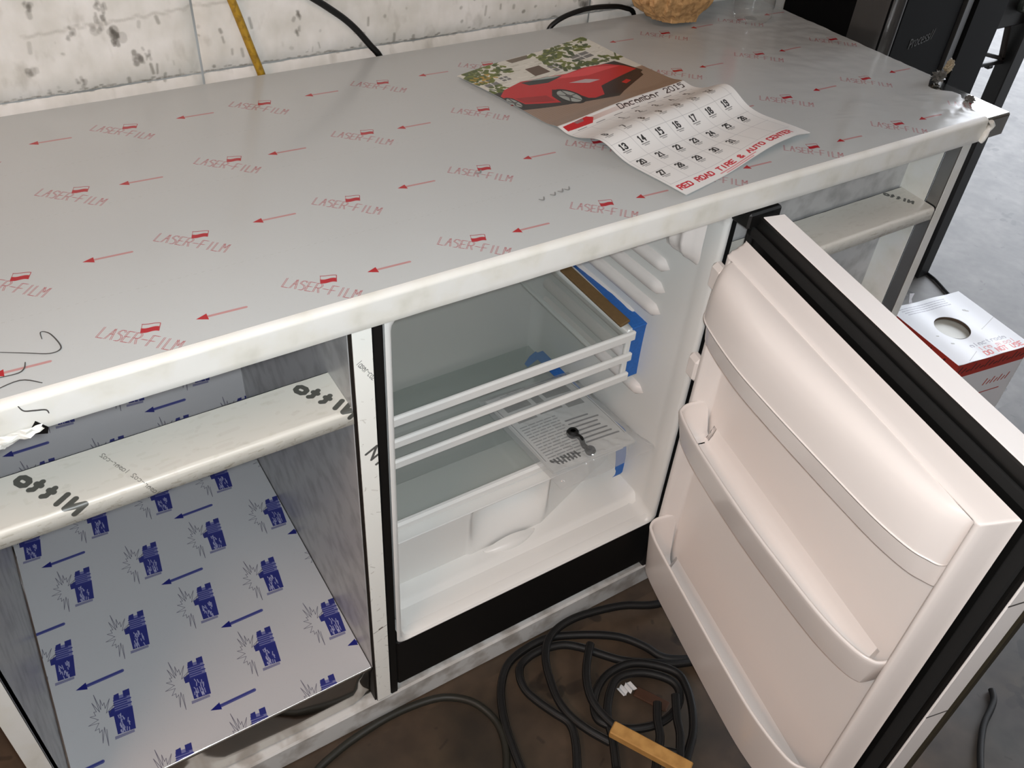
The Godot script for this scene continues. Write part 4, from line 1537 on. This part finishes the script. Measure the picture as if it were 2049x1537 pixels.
# ---------------------------------------------------------------- things on the bench
func calendar() -> void:
	var tl := Vector2(-0.773, -0.478)
	var tr := Vector2(-0.490, -0.533)
	var bl := Vector2(-0.6885, -0.0165)
	var br := Vector2(-0.396, -0.075)
	var W := 900
	var H := 1480
	var im := blank(W, H, Color(0.90, 0.895, 0.885))
	var px := func(s: float, t: float) -> Vector2:
		return Vector2(s * W, t * H)
	var shape := func(q: Array, col: Color) -> void:
		var p := PackedVector2Array()
		for i in range(0, q.size(), 2):
			p.append(Vector2(q[i] * W, q[i + 1] * H))
		poly(im, p, col)
	# photograph on the upper sheet: a pale house with trees, a red sports car on a brick drive
	shape.call([0, 0, 1, 0, 1, 0.485, 0, 0.485], Color(0.83, 0.82, 0.78))
	for i in 240:
		var p: Vector2 = px.call(rng.randf(), rng.randf_range(0.0, 0.18))
		seg(im, p, p + Vector2(rng.randf_range(10, 60), rng.randf_range(-4, 4)), rng.randf_range(3, 10), Color(0.9, 0.89, 0.85, 0.5) if rng.randf() < 0.7 else Color(0.66, 0.64, 0.58, 0.4))
	shape.call([0.36, 0.002, 0.53, 0.002, 0.51, 0.028, 0.37, 0.030], Color(0.42, 0.38, 0.32))
	shape.call([0.38, 0.090, 0.49, 0.090, 0.49, 0.150, 0.37, 0.150], Color(0.36, 0.28, 0.22))
	for q in [[0.03, 0.09, 0.12, 0.14], [0.16, 0.10, 0.22, 0.13], [0.72, 0.10, 0.86, 0.145], [0.52, 0.11, 0.60, 0.16]]:
		shape.call([q[0], q[1], q[2], q[1], q[2], q[3], q[0], q[3]], Color(0.44, 0.44, 0.43))
		seg(im, px.call((q[0] + q[2]) / 2, q[1]), px.call((q[0] + q[2]) / 2, q[3]), 8, Color(0.8, 0.8, 0.78))
		seg(im, px.call(q[0], (q[1] + q[3]) / 2), px.call(q[2], (q[1] + q[3]) / 2), 8, Color(0.8, 0.8, 0.78))
	for q in [[0.0, 0.0, 0.30, 0.085, 90], [0.54, 0.005, 0.92, 0.085, 100], [0.60, 0.165, 0.97, 0.205, 60], [0.0, 0.03, 0.12, 0.11, 24], [0.55, 0.09, 0.75, 0.18, 34], [0.0, 0.14, 0.10, 0.20, 26], [0.94, 0.0, 1.0, 0.03, 14]]:
		for i in int(q[4]):
			var p: Vector2 = px.call(rng.randf_range(q[0], q[2]), rng.randf_range(q[1], q[3]))
			var g := rng.randf()
			seg(im, p, p + Vector2(rng.randfn(0, 16), rng.randfn(0, 12)), rng.randf_range(10, 26), Color(0.16 + 0.26 * g, 0.24 + 0.22 * g, 0.09, 0.85))
	for i in 16:
		var p: Vector2 = px.call(rng.randf_range(0.0, 0.16), rng.randf_range(0.05, 0.10))
		seg(im, p, p + Vector2(rng.randfn(0, 8), rng.randfn(0, 8)), 14, Color(0.70, 0.55, 0.16, 0.8))
	# drive of small bricks
	shape.call([0, 0.30, 1, 0.30, 1, 0.485, 0, 0.485], Color(0.62, 0.53, 0.46))
	for i in 44:
		var y := 0.31 + 0.175 * i / 44.0
		seg(im, px.call(0, y), px.call(1, y), 2.4, Color(0.45, 0.37, 0.32, 0.7))
		for k in 26:
			var x := (k + 0.5 * (i % 2)) / 26.0
			seg(im, px.call(x, y), px.call(x + 0.006, y + 0.004), 2.4, Color(0.45, 0.37, 0.32, 0.6))
	shape.call([0.0, 0.19, 0.9, 0.22, 0.95, 0.33, 0.55, 0.44, 0.24, 0.375, 0.0, 0.33], Color(0.15, 0.13, 0.13))
	var red := Color(0.74, 0.10, 0.13)
	shape.call([0.01, 0.215, 0.08, 0.184, 0.24, 0.160, 0.41, 0.172, 0.54, 0.196, 0.68, 0.196, 0.82, 0.222, 0.90, 0.27, 0.93, 0.31, 0.57, 0.345, 0.50, 0.400, 0.43, 0.400, 0.40, 0.385, 0.38, 0.29, 0.32, 0.262, 0.26, 0.300, 0.245, 0.352, 0.06, 0.300, 0.05, 0.245, 0.01, 0.232], red)
	shape.call([0.41, 0.195, 0.70, 0.205, 0.88, 0.262, 0.62, 0.255], Color(0.86, 0.25, 0.27))
	shape.call([0.06, 0.25, 0.24, 0.285, 0.235, 0.335, 0.07, 0.292], Color(0.60, 0.07, 0.10))
	shape.call([0.23, 0.168, 0.41, 0.178, 0.50, 0.200, 0.37, 0.214, 0.25, 0.196], Color(0.13, 0.17, 0.17))
	shape.call([0.26, 0.163, 0.42, 0.174, 0.50, 0.196, 0.44, 0.194], Color(0.6, 0.66, 0.64))
	shape.call([0.57, 0.345, 0.93, 0.312, 0.90, 0.36, 0.60, 0.425, 0.50, 0.402], Color(0.17, 0.11, 0.12))
	shape.call([0.70, 0.365, 0.76, 0.355, 0.77, 0.372, 0.71, 0.382], red)
	shape.call([0.46, 0.257, 0.57, 0.270, 0.63, 0.306, 0.55, 0.302], Color(0.72, 0.66, 0.67))
	for q in [[0.335, 0.335, 0.062, 0.066], [0.02, 0.275, 0.033, 0.045]]:
		for r in [[1.0, Color(0.10, 0.10, 0.10)], [0.78, Color(0.60, 0.62, 0.60)], [0.25, Color(0.3, 0.3, 0.3)]]:
			var p := PackedVector2Array()
			for i in 28:
				var a := TAU * i / 28.0
				p.append(Vector2((q[0] + cos(a) * q[2] * r[0]) * W, (q[1] + sin(a) * q[3] * r[0]) * H))
			poly(im, p, r[1])
		for i in 5:
			var a := TAU * i / 5.0
			seg(im, px.call(q[0] + cos(a) * q[2] * 0.25, q[1] + sin(a) * q[3] * 0.25), px.call(q[0] + cos(a) * q[2] * 0.74, q[1] + sin(a) * q[3] * 0.74), 7, Color(0.25, 0.26, 0.25))
	# lower sheet
	for i in 60:
		var x := 0.06 + i * 0.008
		seg(im, px.call(x, 0.500), px.call(x, 0.515), 8, Color(0.72, 0.58, 0.54, 0.9 - i * 0.014))
	shape.call([0.02, 0.496, 0.20, 0.490, 0.23, 0.505, 0.19, 0.527, 0.02, 0.522], red)
	shape.call([0.10, 0.494, 0.17, 0.492, 0.16, 0.505, 0.11, 0.506], Color(0.55, 0.4, 0.4))
	var dark := Color(0.20, 0.20, 0.20)
	write(im, "December 2015", px.call(0.42, 0.516), Vector2(38, 0), Vector2(6, -36), 6.5, Color(0.26, 0.22, 0.22))
	for c in 7:
		seg(im, px.call(0.07 + c * 0.1335, 0.535), px.call(0.13 + c * 0.1335, 0.535), 6, Color(0.55, 0.55, 0.55))
	for r in 6:
		seg(im, px.call(0.01, 0.545 + r * 0.078), px.call(0.96, 0.545 + r * 0.078), 2, Color(0.72, 0.72, 0.72))
	for c in 8:
		seg(im, px.call(0.015 + c * 0.1335, 0.545), px.call(0.015 + c * 0.1335, 0.935), 2, Color(0.72, 0.72, 0.72))
	for d in range(1, 32):
		var k := d + 1
		var c := k % 7
		var r := k / 7
		var p: Vector2 = px.call(0.065 + c * 0.1335, 0.578 + r * 0.0765)
		var s := str(d)
		write(im, s, p - Vector2(9.0 * s.length(), 0), Vector2(21, 0), Vector2(0, -30), 7.5, dark)
		seg(im, p + Vector2(-24, 12), p + Vector2(24, 12), 5, Color(0.45, 0.45, 0.45, 0.8))
		seg(im, p + Vector2(-14, 21), p + Vector2(14, 21), 5, Color(0.5, 0.5, 0.5, 0.7))
	write(im, "RED ROAD TIRE & AUTO CENTER", px.call(0.02, 0.974), Vector2(29.5, 0), Vector2(3, -32), 8.5, Color(0.78, 0.20, 0.24))
	for i in 16:
		seg(im, px.call(0.30 + i * 0.017, 0.985), px.call(0.31 + i * 0.017, 0.985), 8, Color(0.84, 0.5, 0.52, 0.8))
		seg(im, px.call(0.33 + i * 0.013, 0.994), px.call(0.338 + i * 0.013, 0.994), 7, Color(0.84, 0.5, 0.52, 0.7))
	im.generate_mipmaps()
	var page := mat(Color.WHITE, 0.32, 0.0, ImageTexture.create_from_image(im))
	var o := thing("wall_calendar", "open wall calendar with a red sports car picture, lying on the bench", "calendar", Vector3(-0.585, TOP + 0.0015, -0.27))
	var height := func(s: float, t: float) -> float:
		var h := 0.0035
		h += 0.004 * exp(-pow((t - 0.485) / 0.03, 2))                                  # the stapled fold
		h += (0.015 + 0.009 * s) * exp(-pow((t - 0.665) / 0.075, 2)) * (1.0 if t < 0.7 else 1.0)
		h += 0.010 * smoothstep(0.80, 1.0, t) * smoothstep(0.25, 0.75, s) * (1.0 - 0.5 * smoothstep(0.85, 1.0, s))
		h += 0.004 * smoothstep(0.2, 0.0, t) * s
		h += 0.0015 * sin(s * 7.0 + t * 9.0)
		return maxf(h, 0.0012)
	for half in 2:
		var rows := []
		var uvs := []
		var back := []
		for i in 41:
			var row := PackedVector3Array()
			var uv := PackedVector2Array()
			var rb := PackedVector3Array()
			for j in 45:
				var s := i / 40.0
				var t := lerpf(0.0, 0.4875, j / 44.0) if half == 0 else lerpf(0.4885, 1.0, j / 44.0)
				var q := tl.lerp(tr, s).lerp(bl.lerp(br, s), t)
				if half == 1 and t > 0.93:      # the loose bottom edge is not quite straight
					q += Vector2(0.0, -0.004 * sin(PI * s) * smoothstep(0.93, 1.0, t))
				var h: float = height.call(s, t)
				row.append(Vector3(q.x, TOP + 0.0015 + h, q.y))
				rb.append(Vector3(q.x, TOP + 0.0015 + h - 0.0007, q.y))
				uv.append(Vector2(s, t))
			rows.append(row)
			uvs.append(uv)
			back.append(rb)
		var b := MB.new()
		b.grid(rows, true, false, false, uvs)
		var p := part(o, "picture_sheet" if half == 0 else "month_sheet", b, page)
		var c := MB.new()
		c.grid(back)
		part(p, "sheet_back", c, mat(Color(0.86, 0.855, 0.84), 0.5))

func paper_bag() -> void:
	var b := MB.new()
	var rows := []
	var f := FastNoiseLite.new()
	f.seed = 3
	f.frequency = 1.0
	f.noise_type = FastNoiseLite.TYPE_CELLULAR
	f.cellular_return_type = FastNoiseLite.RETURN_DISTANCE
	for i in 46:
		var v := i / 45.0
		var y := TOP + 0.004 + 0.27 * v
		var grow := 0.62 + 0.38 * smoothstep(0.0, 0.20, v)
		var row := PackedVector3Array()
		for k in 84:
			var a := TAU * k / 84.0
			var p := Vector2(cos(a), sin(a))
			var q := Vector2(signf(p.x) * pow(absf(p.x), 0.6) * 0.108, signf(p.y) * pow(absf(p.y), 0.6) * 0.060) * grow
			var fold := f.get_noise_3d(cos(a) * 3.4, v * 7.5, sin(a) * 3.4) * 0.030 + f.get_noise_3d(cos(a) * 8.0 + 9.0, v * 19.0, sin(a) * 8.0) * 0.012
			q *= 1.0 + fold / 0.08
			row.append(Vector3(-0.276 + q.x + 0.02 * v * cos(a), y + (0.012 * (1.0 - cos(a)) * (1.0 - smoothstep(0.0, 0.12, v))) * 0.6, minf(-0.545 + q.y, 0.0) if -0.545 + q.y > -0.625 else -0.625))
		rows.append(row)
	b.grid(rows, true, false, true)
	b.fan(rows[0], Vector3.DOWN)
	b.face(Vector3(-0.276, 1.07, -0.545))
	b.facet()
	var paper := world_tri(mat(Color(0.74, 0.58, 0.39), 0.7, 0.0, noise_tex(0.02, [[0.2, Color(0.72, 0.68, 0.62)], [0.55, Color(1, 1, 1)], [0.8, Color(0.88, 0.86, 0.82)]], 512, 71)), 5.0)
	single("paper_bag", b, paper, "crumpled brown paper bag standing on the bench against the wall", "bag")

func bottle() -> void:
	var o := thing("clear_bottle", "clear plastic bottle with a bit of red label, right of the brown paper bag", "bottle", Vector3(-0.108, TOP + 0.0015, -0.502))
	var b := MB.new()
	var at := o.position
	b.lathe([Vector2(0.0, 0.004), Vector2(0.026, 0.001), Vector2(0.033, 0.003), Vector2(0.0385, 0.012), Vector2(0.0395, 0.03), Vector2(0.0385, 0.045), Vector2(0.0395, 0.06), Vector2(0.039, 0.13), Vector2(0.034, 0.155), Vector2(0.018, 0.185), Vector2(0.0135, 0.20), Vector2(0.0135, 0.215)], at, 36)
	part(o, "bottle_body", b, M.bottle)
	var l := MB.new()
	var rows := []
	for k in 14:
		var a := deg_to_rad(150 + k * 6.0)
		rows.append(PackedVector3Array([at + Vector3(cos(a) * 0.0400, 0.058, sin(a) * 0.0400), at + Vector3(cos(a) * 0.0400, 0.115, sin(a) * 0.0400)]))
	l.grid(rows)
	part(o, "label", l, mat(Color(0.72, 0.06, 0.08), 0.4), "red label")
	var c := MB.new()
	c.lathe([Vector2(0.0155, 0.212), Vector2(0.0155, 0.232), Vector2(0.014, 0.234), Vector2(0.0, 0.234)], at, 24)
	part(o, "cap", c, mat(Color(0.8, 0.8, 0.8), 0.4))

func cords() -> void:
	var z := -0.619
	var y := MB.new()
	y.tube(spline(PackedVector3Array([Vector3(-1.145, 1.30, z), Vector3(-1.103, 1.15, z), Vector3(-1.074, 1.05, z), Vector3(-1.063, 1.009, z), Vector3(-1.053, 0.970, z), Vector3(-1.043, 0.932, z), Vector3(-1.034, 0.88, z), Vector3(-1.03, 0.80, z)]), 5), 0.0062, 10)
	var ym := world_tri(mat(Color(0.66, 0.51, 0.12), 0.5, 0.0, noise_tex(0.03, [[0.2, Color(0.75, 0.72, 0.66)], [0.5, Color(1, 1, 1)]], 256, 81)), 9.0)
	single("extension_cord", y, ym, "grubby yellow cord hanging down the wall behind the bench", "cord")
	var b := MB.new()
	b.tube(spline(PackedVector3Array([Vector3(-1.05, 1.10, z), Vector3(-0.985, 1.062, z), Vector3(-0.945, 1.035, z), Vector3(-0.923, 1.019, z), Vector3(-0.899, 1.000, z), Vector3(-0.879, 0.980, z), Vector3(-0.858, 0.954, z), Vector3(-0.840, 0.931, z), Vector3(-0.825, 0.89, z), Vector3(-0.82, 0.80, z)]), 5), 0.0054, 10)
	single("power_cord", b, M.cord_black, "black cord hanging down the wall left of the calendar", "cord")
	var c := MB.new()
	c.tube(spline(PackedVector3Array([Vector3(-0.52, 0.82, z), Vector3(-0.512, 0.90, z), Vector3(-0.502, 0.929, z), Vector3(-0.490, 0.9415, z), Vector3(-0.463, 0.952, z), Vector3(-0.419, 0.9585, z), Vector3(-0.370, 0.957, z), Vector3(-0.33, 0.950, z), Vector3(-0.30, 0.93, z - 0.002), Vector3(-0.29, 0.85, z - 0.002)]), 5), 0.0046, 10)
	single("power_cord", c, M.cord_black, "black cord arching behind the bench beside the brown paper bag", "cord")

# ---------------------------------------------------------------- on the floor
func box_on_floor() -> void:
	var at := Vector3(0.501, 0, -0.138)
	var o := thing("carton", "white topped carton with a round hole and red lettering, on the grey floor", "box", at)
	var B := Basis(Vector3(0.990, 0, 0.139), Vector3.UP, Vector3(-0.139, 0, 0.990))
	var s := 0.1205
	var H := 0.222
	# lid with a real round hole
	var im := blank(720, 720, Color(0.93, 0.94, 0.955))
	var P := func(u: float, v: float) -> Vector2:
		return Vector2(u * 720, v * 720)
	for r in 4:
		var x := 60.0
		while x < 500:
			var w := rng.randf_range(12, 46)
			seg(im, Vector2(x + r * 10, 44 + r * 24), Vector2(x + w + r * 10, 44 + r * 24), 11, Color(0.70, 0.70, 0.74, 0.8))
			x += w + 12
	for r in 2:
		write(im, "electrode" if r == 0 else "wire spool", P.call(0.36, 0.815 + r * 0.072), Vector2(40, 0), Vector2(0, -34), 8, Color(0.68, 0.68, 0.72) if r == 0 else Color(0.86, 0.62, 0.62))
	write(im, "DO NOT USE", P.call(0.42, 0.965), Vector2(38, 0), Vector2(0, -40), 11, Color(0.86, 0.40, 0.38))
	for q in [[0.78, 0.29, 22], [0.80, 0.31, 16], [0.20, 0.70, 16], [0.14, 0.55, 10]]:
		var p: Vector2 = P.call(q[0], q[1])
		seg(im, p, p + Vector2(12, 5), q[2], Color(0.62, 0.61, 0.58, 0.8))
	for q in [[0.70, 0.62, 1.0, 0.50], [0.16, 0.98, 0.36, 0.88]]:
		seg(im, P.call(q[0], q[1]), P.call(q[2], q[3]), 5, Color(0.74, 0.74, 0.74))
	im.generate_mipmaps()
	var lid := MB.new()
	var rows := []
	var uvs := []
	var hc := Vector2(-0.020, -0.002)
	for k in 73:
		var a := TAU * k / 72.0
		var d := Vector2(cos(a), sin(a))
		var far := 10.0
		for ax in 2:
			if absf(d[ax]) > 1e-5:
				far = minf(far, (signf(d[ax]) * s - hc[ax]) / d[ax])
		var row := PackedVector3Array()
		var uv := PackedVector2Array()
		for t in [0.0, 0.02, 0.25, 0.5, 0.75, 1.0]:
			var q := hc + d * lerpf(0.0445, far, t)
			row.append(at + B * Vector3(q.x, H + 0.001 * sin(q.x * 60) , q.y))
			uv.append(Vector2(q.x / (2 * s) + 0.5, q.y / (2 * s) + 0.5))
		rows.append(row)
		uvs.append(uv)
	lid.grid(rows, false, false, false, uvs)
	lid.face(at)
	var white := mat(Color.WHITE, 0.45, 0.0, ImageTexture.create_from_image(im))
	part(o, "lid", lid, white, "white printed lid with a round hole")
	var side := MB.new()
	var im2 := blank(600, 560, Color(0.90, 0.905, 0.915))
	for y in range(0, 110):
		seg(im2, Vector2(0, y), Vector2(600, y), 1.5, Color(0.68, 0.20, 0.15))
	for i in 15:
		var x := 20.0 + i * 38
		seg(im2, Vector2(x, 70), Vector2(x + 22, 25 + (i % 3) * 18), 12, Color(0.30, 0.10, 0.09))
	for i in 7:
		seg(im2, Vector2(330 + i * 32, 250), Vector2(345 + i * 32, 205 + (i % 2) * 20), 11, Color(0.70, 0.26, 0.20))
		seg(im2, Vector2(300 + i * 30, 320), Vector2(325 + i * 30, 320), 9, Color(0.70, 0.26, 0.20))
	for c in 4:
		var a := [Vector2(-s, s), Vector2(s, s), Vector2(s, -s), Vector2(-s, -s)]
		var p: Vector2 = a[c]
		var q: Vector2 = a[(c + 1) % 4]
		side.quad(at + B * Vector3(p.x, H - 0.001, p.y), at + B * Vector3(q.x, H - 0.001, q.y), at + B * Vector3(q.x, 0.001, q.y), at + B * Vector3(p.x, 0.001, p.y), B * Vector3(p.x + q.x, 0, p.y + q.y), Vector2(0, 0), Vector2(1, 0), Vector2(1, 1), Vector2(0, 1))
	part(o, "carton_side", side, mat(Color.WHITE, 0.6, 0.0, ImageTexture.create_from_image(im2)), "carton side with a red band")
	var inn := MB.new()      # what shows through the hole
	inn.box(Vector3(-s + 0.004, 0.004, -s + 0.004), Vector3(s - 0.004, H - 0.012, s - 0.004), 0.004, B, at)
	part(o, "contents", inn, mat(Color(0.85, 0.85, 0.81), 0.35), "pale contents seen through the hole")
	var rim := MB.new()
	rows = []
	for k in 73:
		var a := TAU * k / 72.0
		var d := Vector2(cos(a), sin(a)) * 0.0446 + hc
		rows.append(PackedVector3Array([at + B * Vector3(d.x, H, d.y), at + B * Vector3(d.x, H - 0.008, d.y)]))
	rim.grid(rows)
	part(o, "hole_edge", rim, mat(Color(0.33, 0.27, 0.22), 0.8))
	var flap := MB.new()
	flap.ribbon(PackedVector3Array([at + B * Vector3(-0.045, H - 0.004, -s - 0.001), at + B * Vector3(-0.047, H + 0.010, -s - 0.006), at + B * Vector3(-0.044, H + 0.024, -s - 0.010)]), PackedVector3Array([B * Vector3(0.006, 0, 0), B * Vector3(0.003, 0, 0.001), B * Vector3(0.006, 0, 0.002)]), 0.0008)
	part(o, "torn_tab", flap, mat(Color(0.9, 0.9, 0.92), 0.5))

func cable(called: String, pts: Array, y: float, r: float, m: Material, label: String, group := "") -> void:
	var p := PackedVector3Array()
	for i in range(0, pts.size(), 2):
		p.append(Vector3(pts[i], y + 0.004 * nz.get_noise_1d(i * 1.7 + y * 90), pts[i + 1]))
	var b := MB.new()
	b.tube(spline(p, 6), r, 12)
	var o := single(called, b, m, label, "cable", group)
	# highlight lines along the cable, painted as thin paler tubes
	if called == "rubber_cable":
		var s := spline(p, 6)
		for k in 2:
			var q := PackedVector3Array()
			for i in s.size():
				var d := (s[mini(i + 1, s.size() - 1)] - s[maxi(i - 1, 0)]).normalized()
				var sd := d.cross(Vector3.UP).normalized()
				var a := 0.9 if k == 0 else -0.7
				q.append(s[i] + (sd * sin(a) + Vector3.UP * cos(a)) * (r - 0.0002))
			var e := MB.new()
			e.tube(q, 0.0006, 5)
			part(o, "painted_highlight", e, M.highlight_grey)

func floor_cables() -> void:
	M.highlight_grey = mat(Color(0.20, 0.19, 0.18), 0.4)  # paler grey of the highlights painted along the cables
	var r := 0.0078
	cable("rubber_cable", [-0.45, 0.03, -0.568, 0.044, -0.645, 0.010, -0.704, -0.007, -0.753, -0.014, -0.795, -0.010, -0.825, 0.006, -0.848, 0.036, -0.863, 0.075, -0.872, 0.115, -0.870, 0.150, -0.858, 0.187, -0.838, 0.225], 0.026, r, M.rubber, "black cable running from under the door and curving down beside the rail")
	cable("rubber_cable", [-0.53, 0.19, -0.603, 0.160, -0.639, 0.133, -0.655, 0.099, -0.68, 0.062, -0.716, 0.035, -0.765, 0.006, -0.809, -0.012, -0.859, -0.014, -0.906, -0.002, -0.939, 0.027, -0.962, 0.066, -0.977, 0.107, -0.987, 0.150, -0.998, 0.200, -1.02, 0.26], 0.0085, r, M.rubber, "black cable forming the widest outer loop of the pile")
	cable("rubber_cable", [-0.55, 0.19, -0.623, 0.165, -0.670, 0.137, -0.715, 0.106, -0.745, 0.073, -0.768, 0.043, -0.800, 0.018, -0.848, 0.008, -0.886, 0.014, -0.905, 0.035, -0.910, 0.063, -0.902, 0.094, -0.889, 0.127, -0.877, 0.157, -0.887, 0.190, -0.915, 0.235, -0.95, 0.28], 0.018, r, M.rubber, "black cable of the inner left loop, crossing the wide outer loop")
	cable("rubber_cable", [-0.80, 0.36, -0.74, 0.315, -0.701, 0.286, -0.673, 0.250, -0.656, 0.215, -0.652, 0.182, -0.681, 0.146, -0.718, 0.123, -0.764, 0.119, -0.804, 0.136, -0.828, 0.162, -0.832, 0.190, -0.797, 0.225, -0.747, 0.243, -0.702, 0.238, -0.674, 0.217, -0.673, 0.187, -0.708, 0.150, -0.754, 0.136, -0.790, 0.156, -0.818, 0.189, -0.834, 0.225, -0.86, 0.27], 0.034, r, M.rubber, "black cable coiled twice round the white scrap")
	cable("rubber_cable", [-0.76, 0.055, -0.782, 0.076, -0.806, 0.105, -0.824, 0.143, -0.826, 0.180, -0.815, 0.225, -0.79, 0.27, -0.75, 0.31], 0.042, r, M.rubber, "black cable lying across the middle of the pile")
	cable("rubber_cable", [-0.728, 0.215, -0.748, 0.240, -0.765, 0.268, -0.790, 0.292, -0.825, 0.325], 0.046, r, M.rubber, "short length of black cable left of the tan strip's far end")
	cable("rubber_cable", [-0.690, 0.22, -0.716, 0.256, -0.735, 0.287, -0.785, 0.342], 0.046, r, M.rubber, "black cable hanging over the right side of the pile")
	cable("air_hose", [-1.36, 0.045, -1.315, 0.020, -1.29, 0.005, -1.265, -0.003, -1.221, -0.013, -1.159, -0.0185, -1.109, -0.018, -1.060, -0.010, -1.028, 0.005, -1.002, 0.033, -0.987, 0.069, -0.986, 0.100, -0.997, 0.136, -1.022, 0.178, -1.06, 0.23], 0.0075, 0.0068, M.hose, "dull olive hose bowed on the brown floor along the bottom rail")
	cable("floor_cord", [-0.128, 0.505, -0.142, 0.520, -0.165, 0.530, -0.205, 0.543, -0.245, 0.565, -0.284, 0.592, -0.33, 0.63], 0.0065, 0.006, M.rubber, "black cord end on the dark floor at the door's outer side")
	cable("stand_cord", [1.02, -0.56, 0.992, -0.521, 0.981, -0.479, 0.957, -0.421, 0.93, -0.36, 0.88, -0.32], 0.0055, 0.005, M.rubber, "thin black cord leading from the black stand's foot to the carton")
	var t := MB.new()
	var a := Vector3(-0.8355, 0.010, 0.2175)
	var d := Vector3(0.052, 0.0, 0.094)
	var x := d.normalized()
	t.box(Vector3(0, -0.008, -0.0125), Vector3(0.145, 0.010, 0.0125), 0.002, Basis(x, Vector3.UP, x.cross(Vector3.UP)), a + Vector3(0, 0.05, 0))
	single("tan_strip", t, world_tri(mat(Color(0.74, 0.56, 0.31), 0.75, 0.0, noise_tex(0.02, [[0.2, Color(0.9, 0.88, 0.85)], [0.7, Color(1, 1, 1)]], 256, 91)), 6.0), "tan wooden strip lying over the pile of black cables", "strip")
	var w := MB.new()
	w.box(Vector3(0, 0, -0.011), Vector3(0.066, 0.006, 0.011), 0.002, Basis(Vector3.UP, -1.05), Vector3(-0.728, 0.0005, 0.160))
	single("wood_scrap", w, mat(Color(0.26, 0.15, 0.075), 0.8), "small brown wood scrap on the floor inside the cable coil", "scrap")
	var s := MB.new()
	var rows := []
	for i in 12:
		var row := PackedVector3Array()
		for j in 6:
			row.append(Vector3(-0.758 + 0.030 * i / 11.0, 0.010 + 0.0035 * sin(i * 1.9) + 0.0008 * j, 0.142 + 0.020 * j / 5.0 + 0.002 * sin(i * 1.3)))
		rows.append(row)
	s.grid(rows, true)
	single("paper_scrap", s, mat(Color(0.85, 0.85, 0.85), 0.4), "small crinkled white scrap inside the coil of black cable", "scrap")
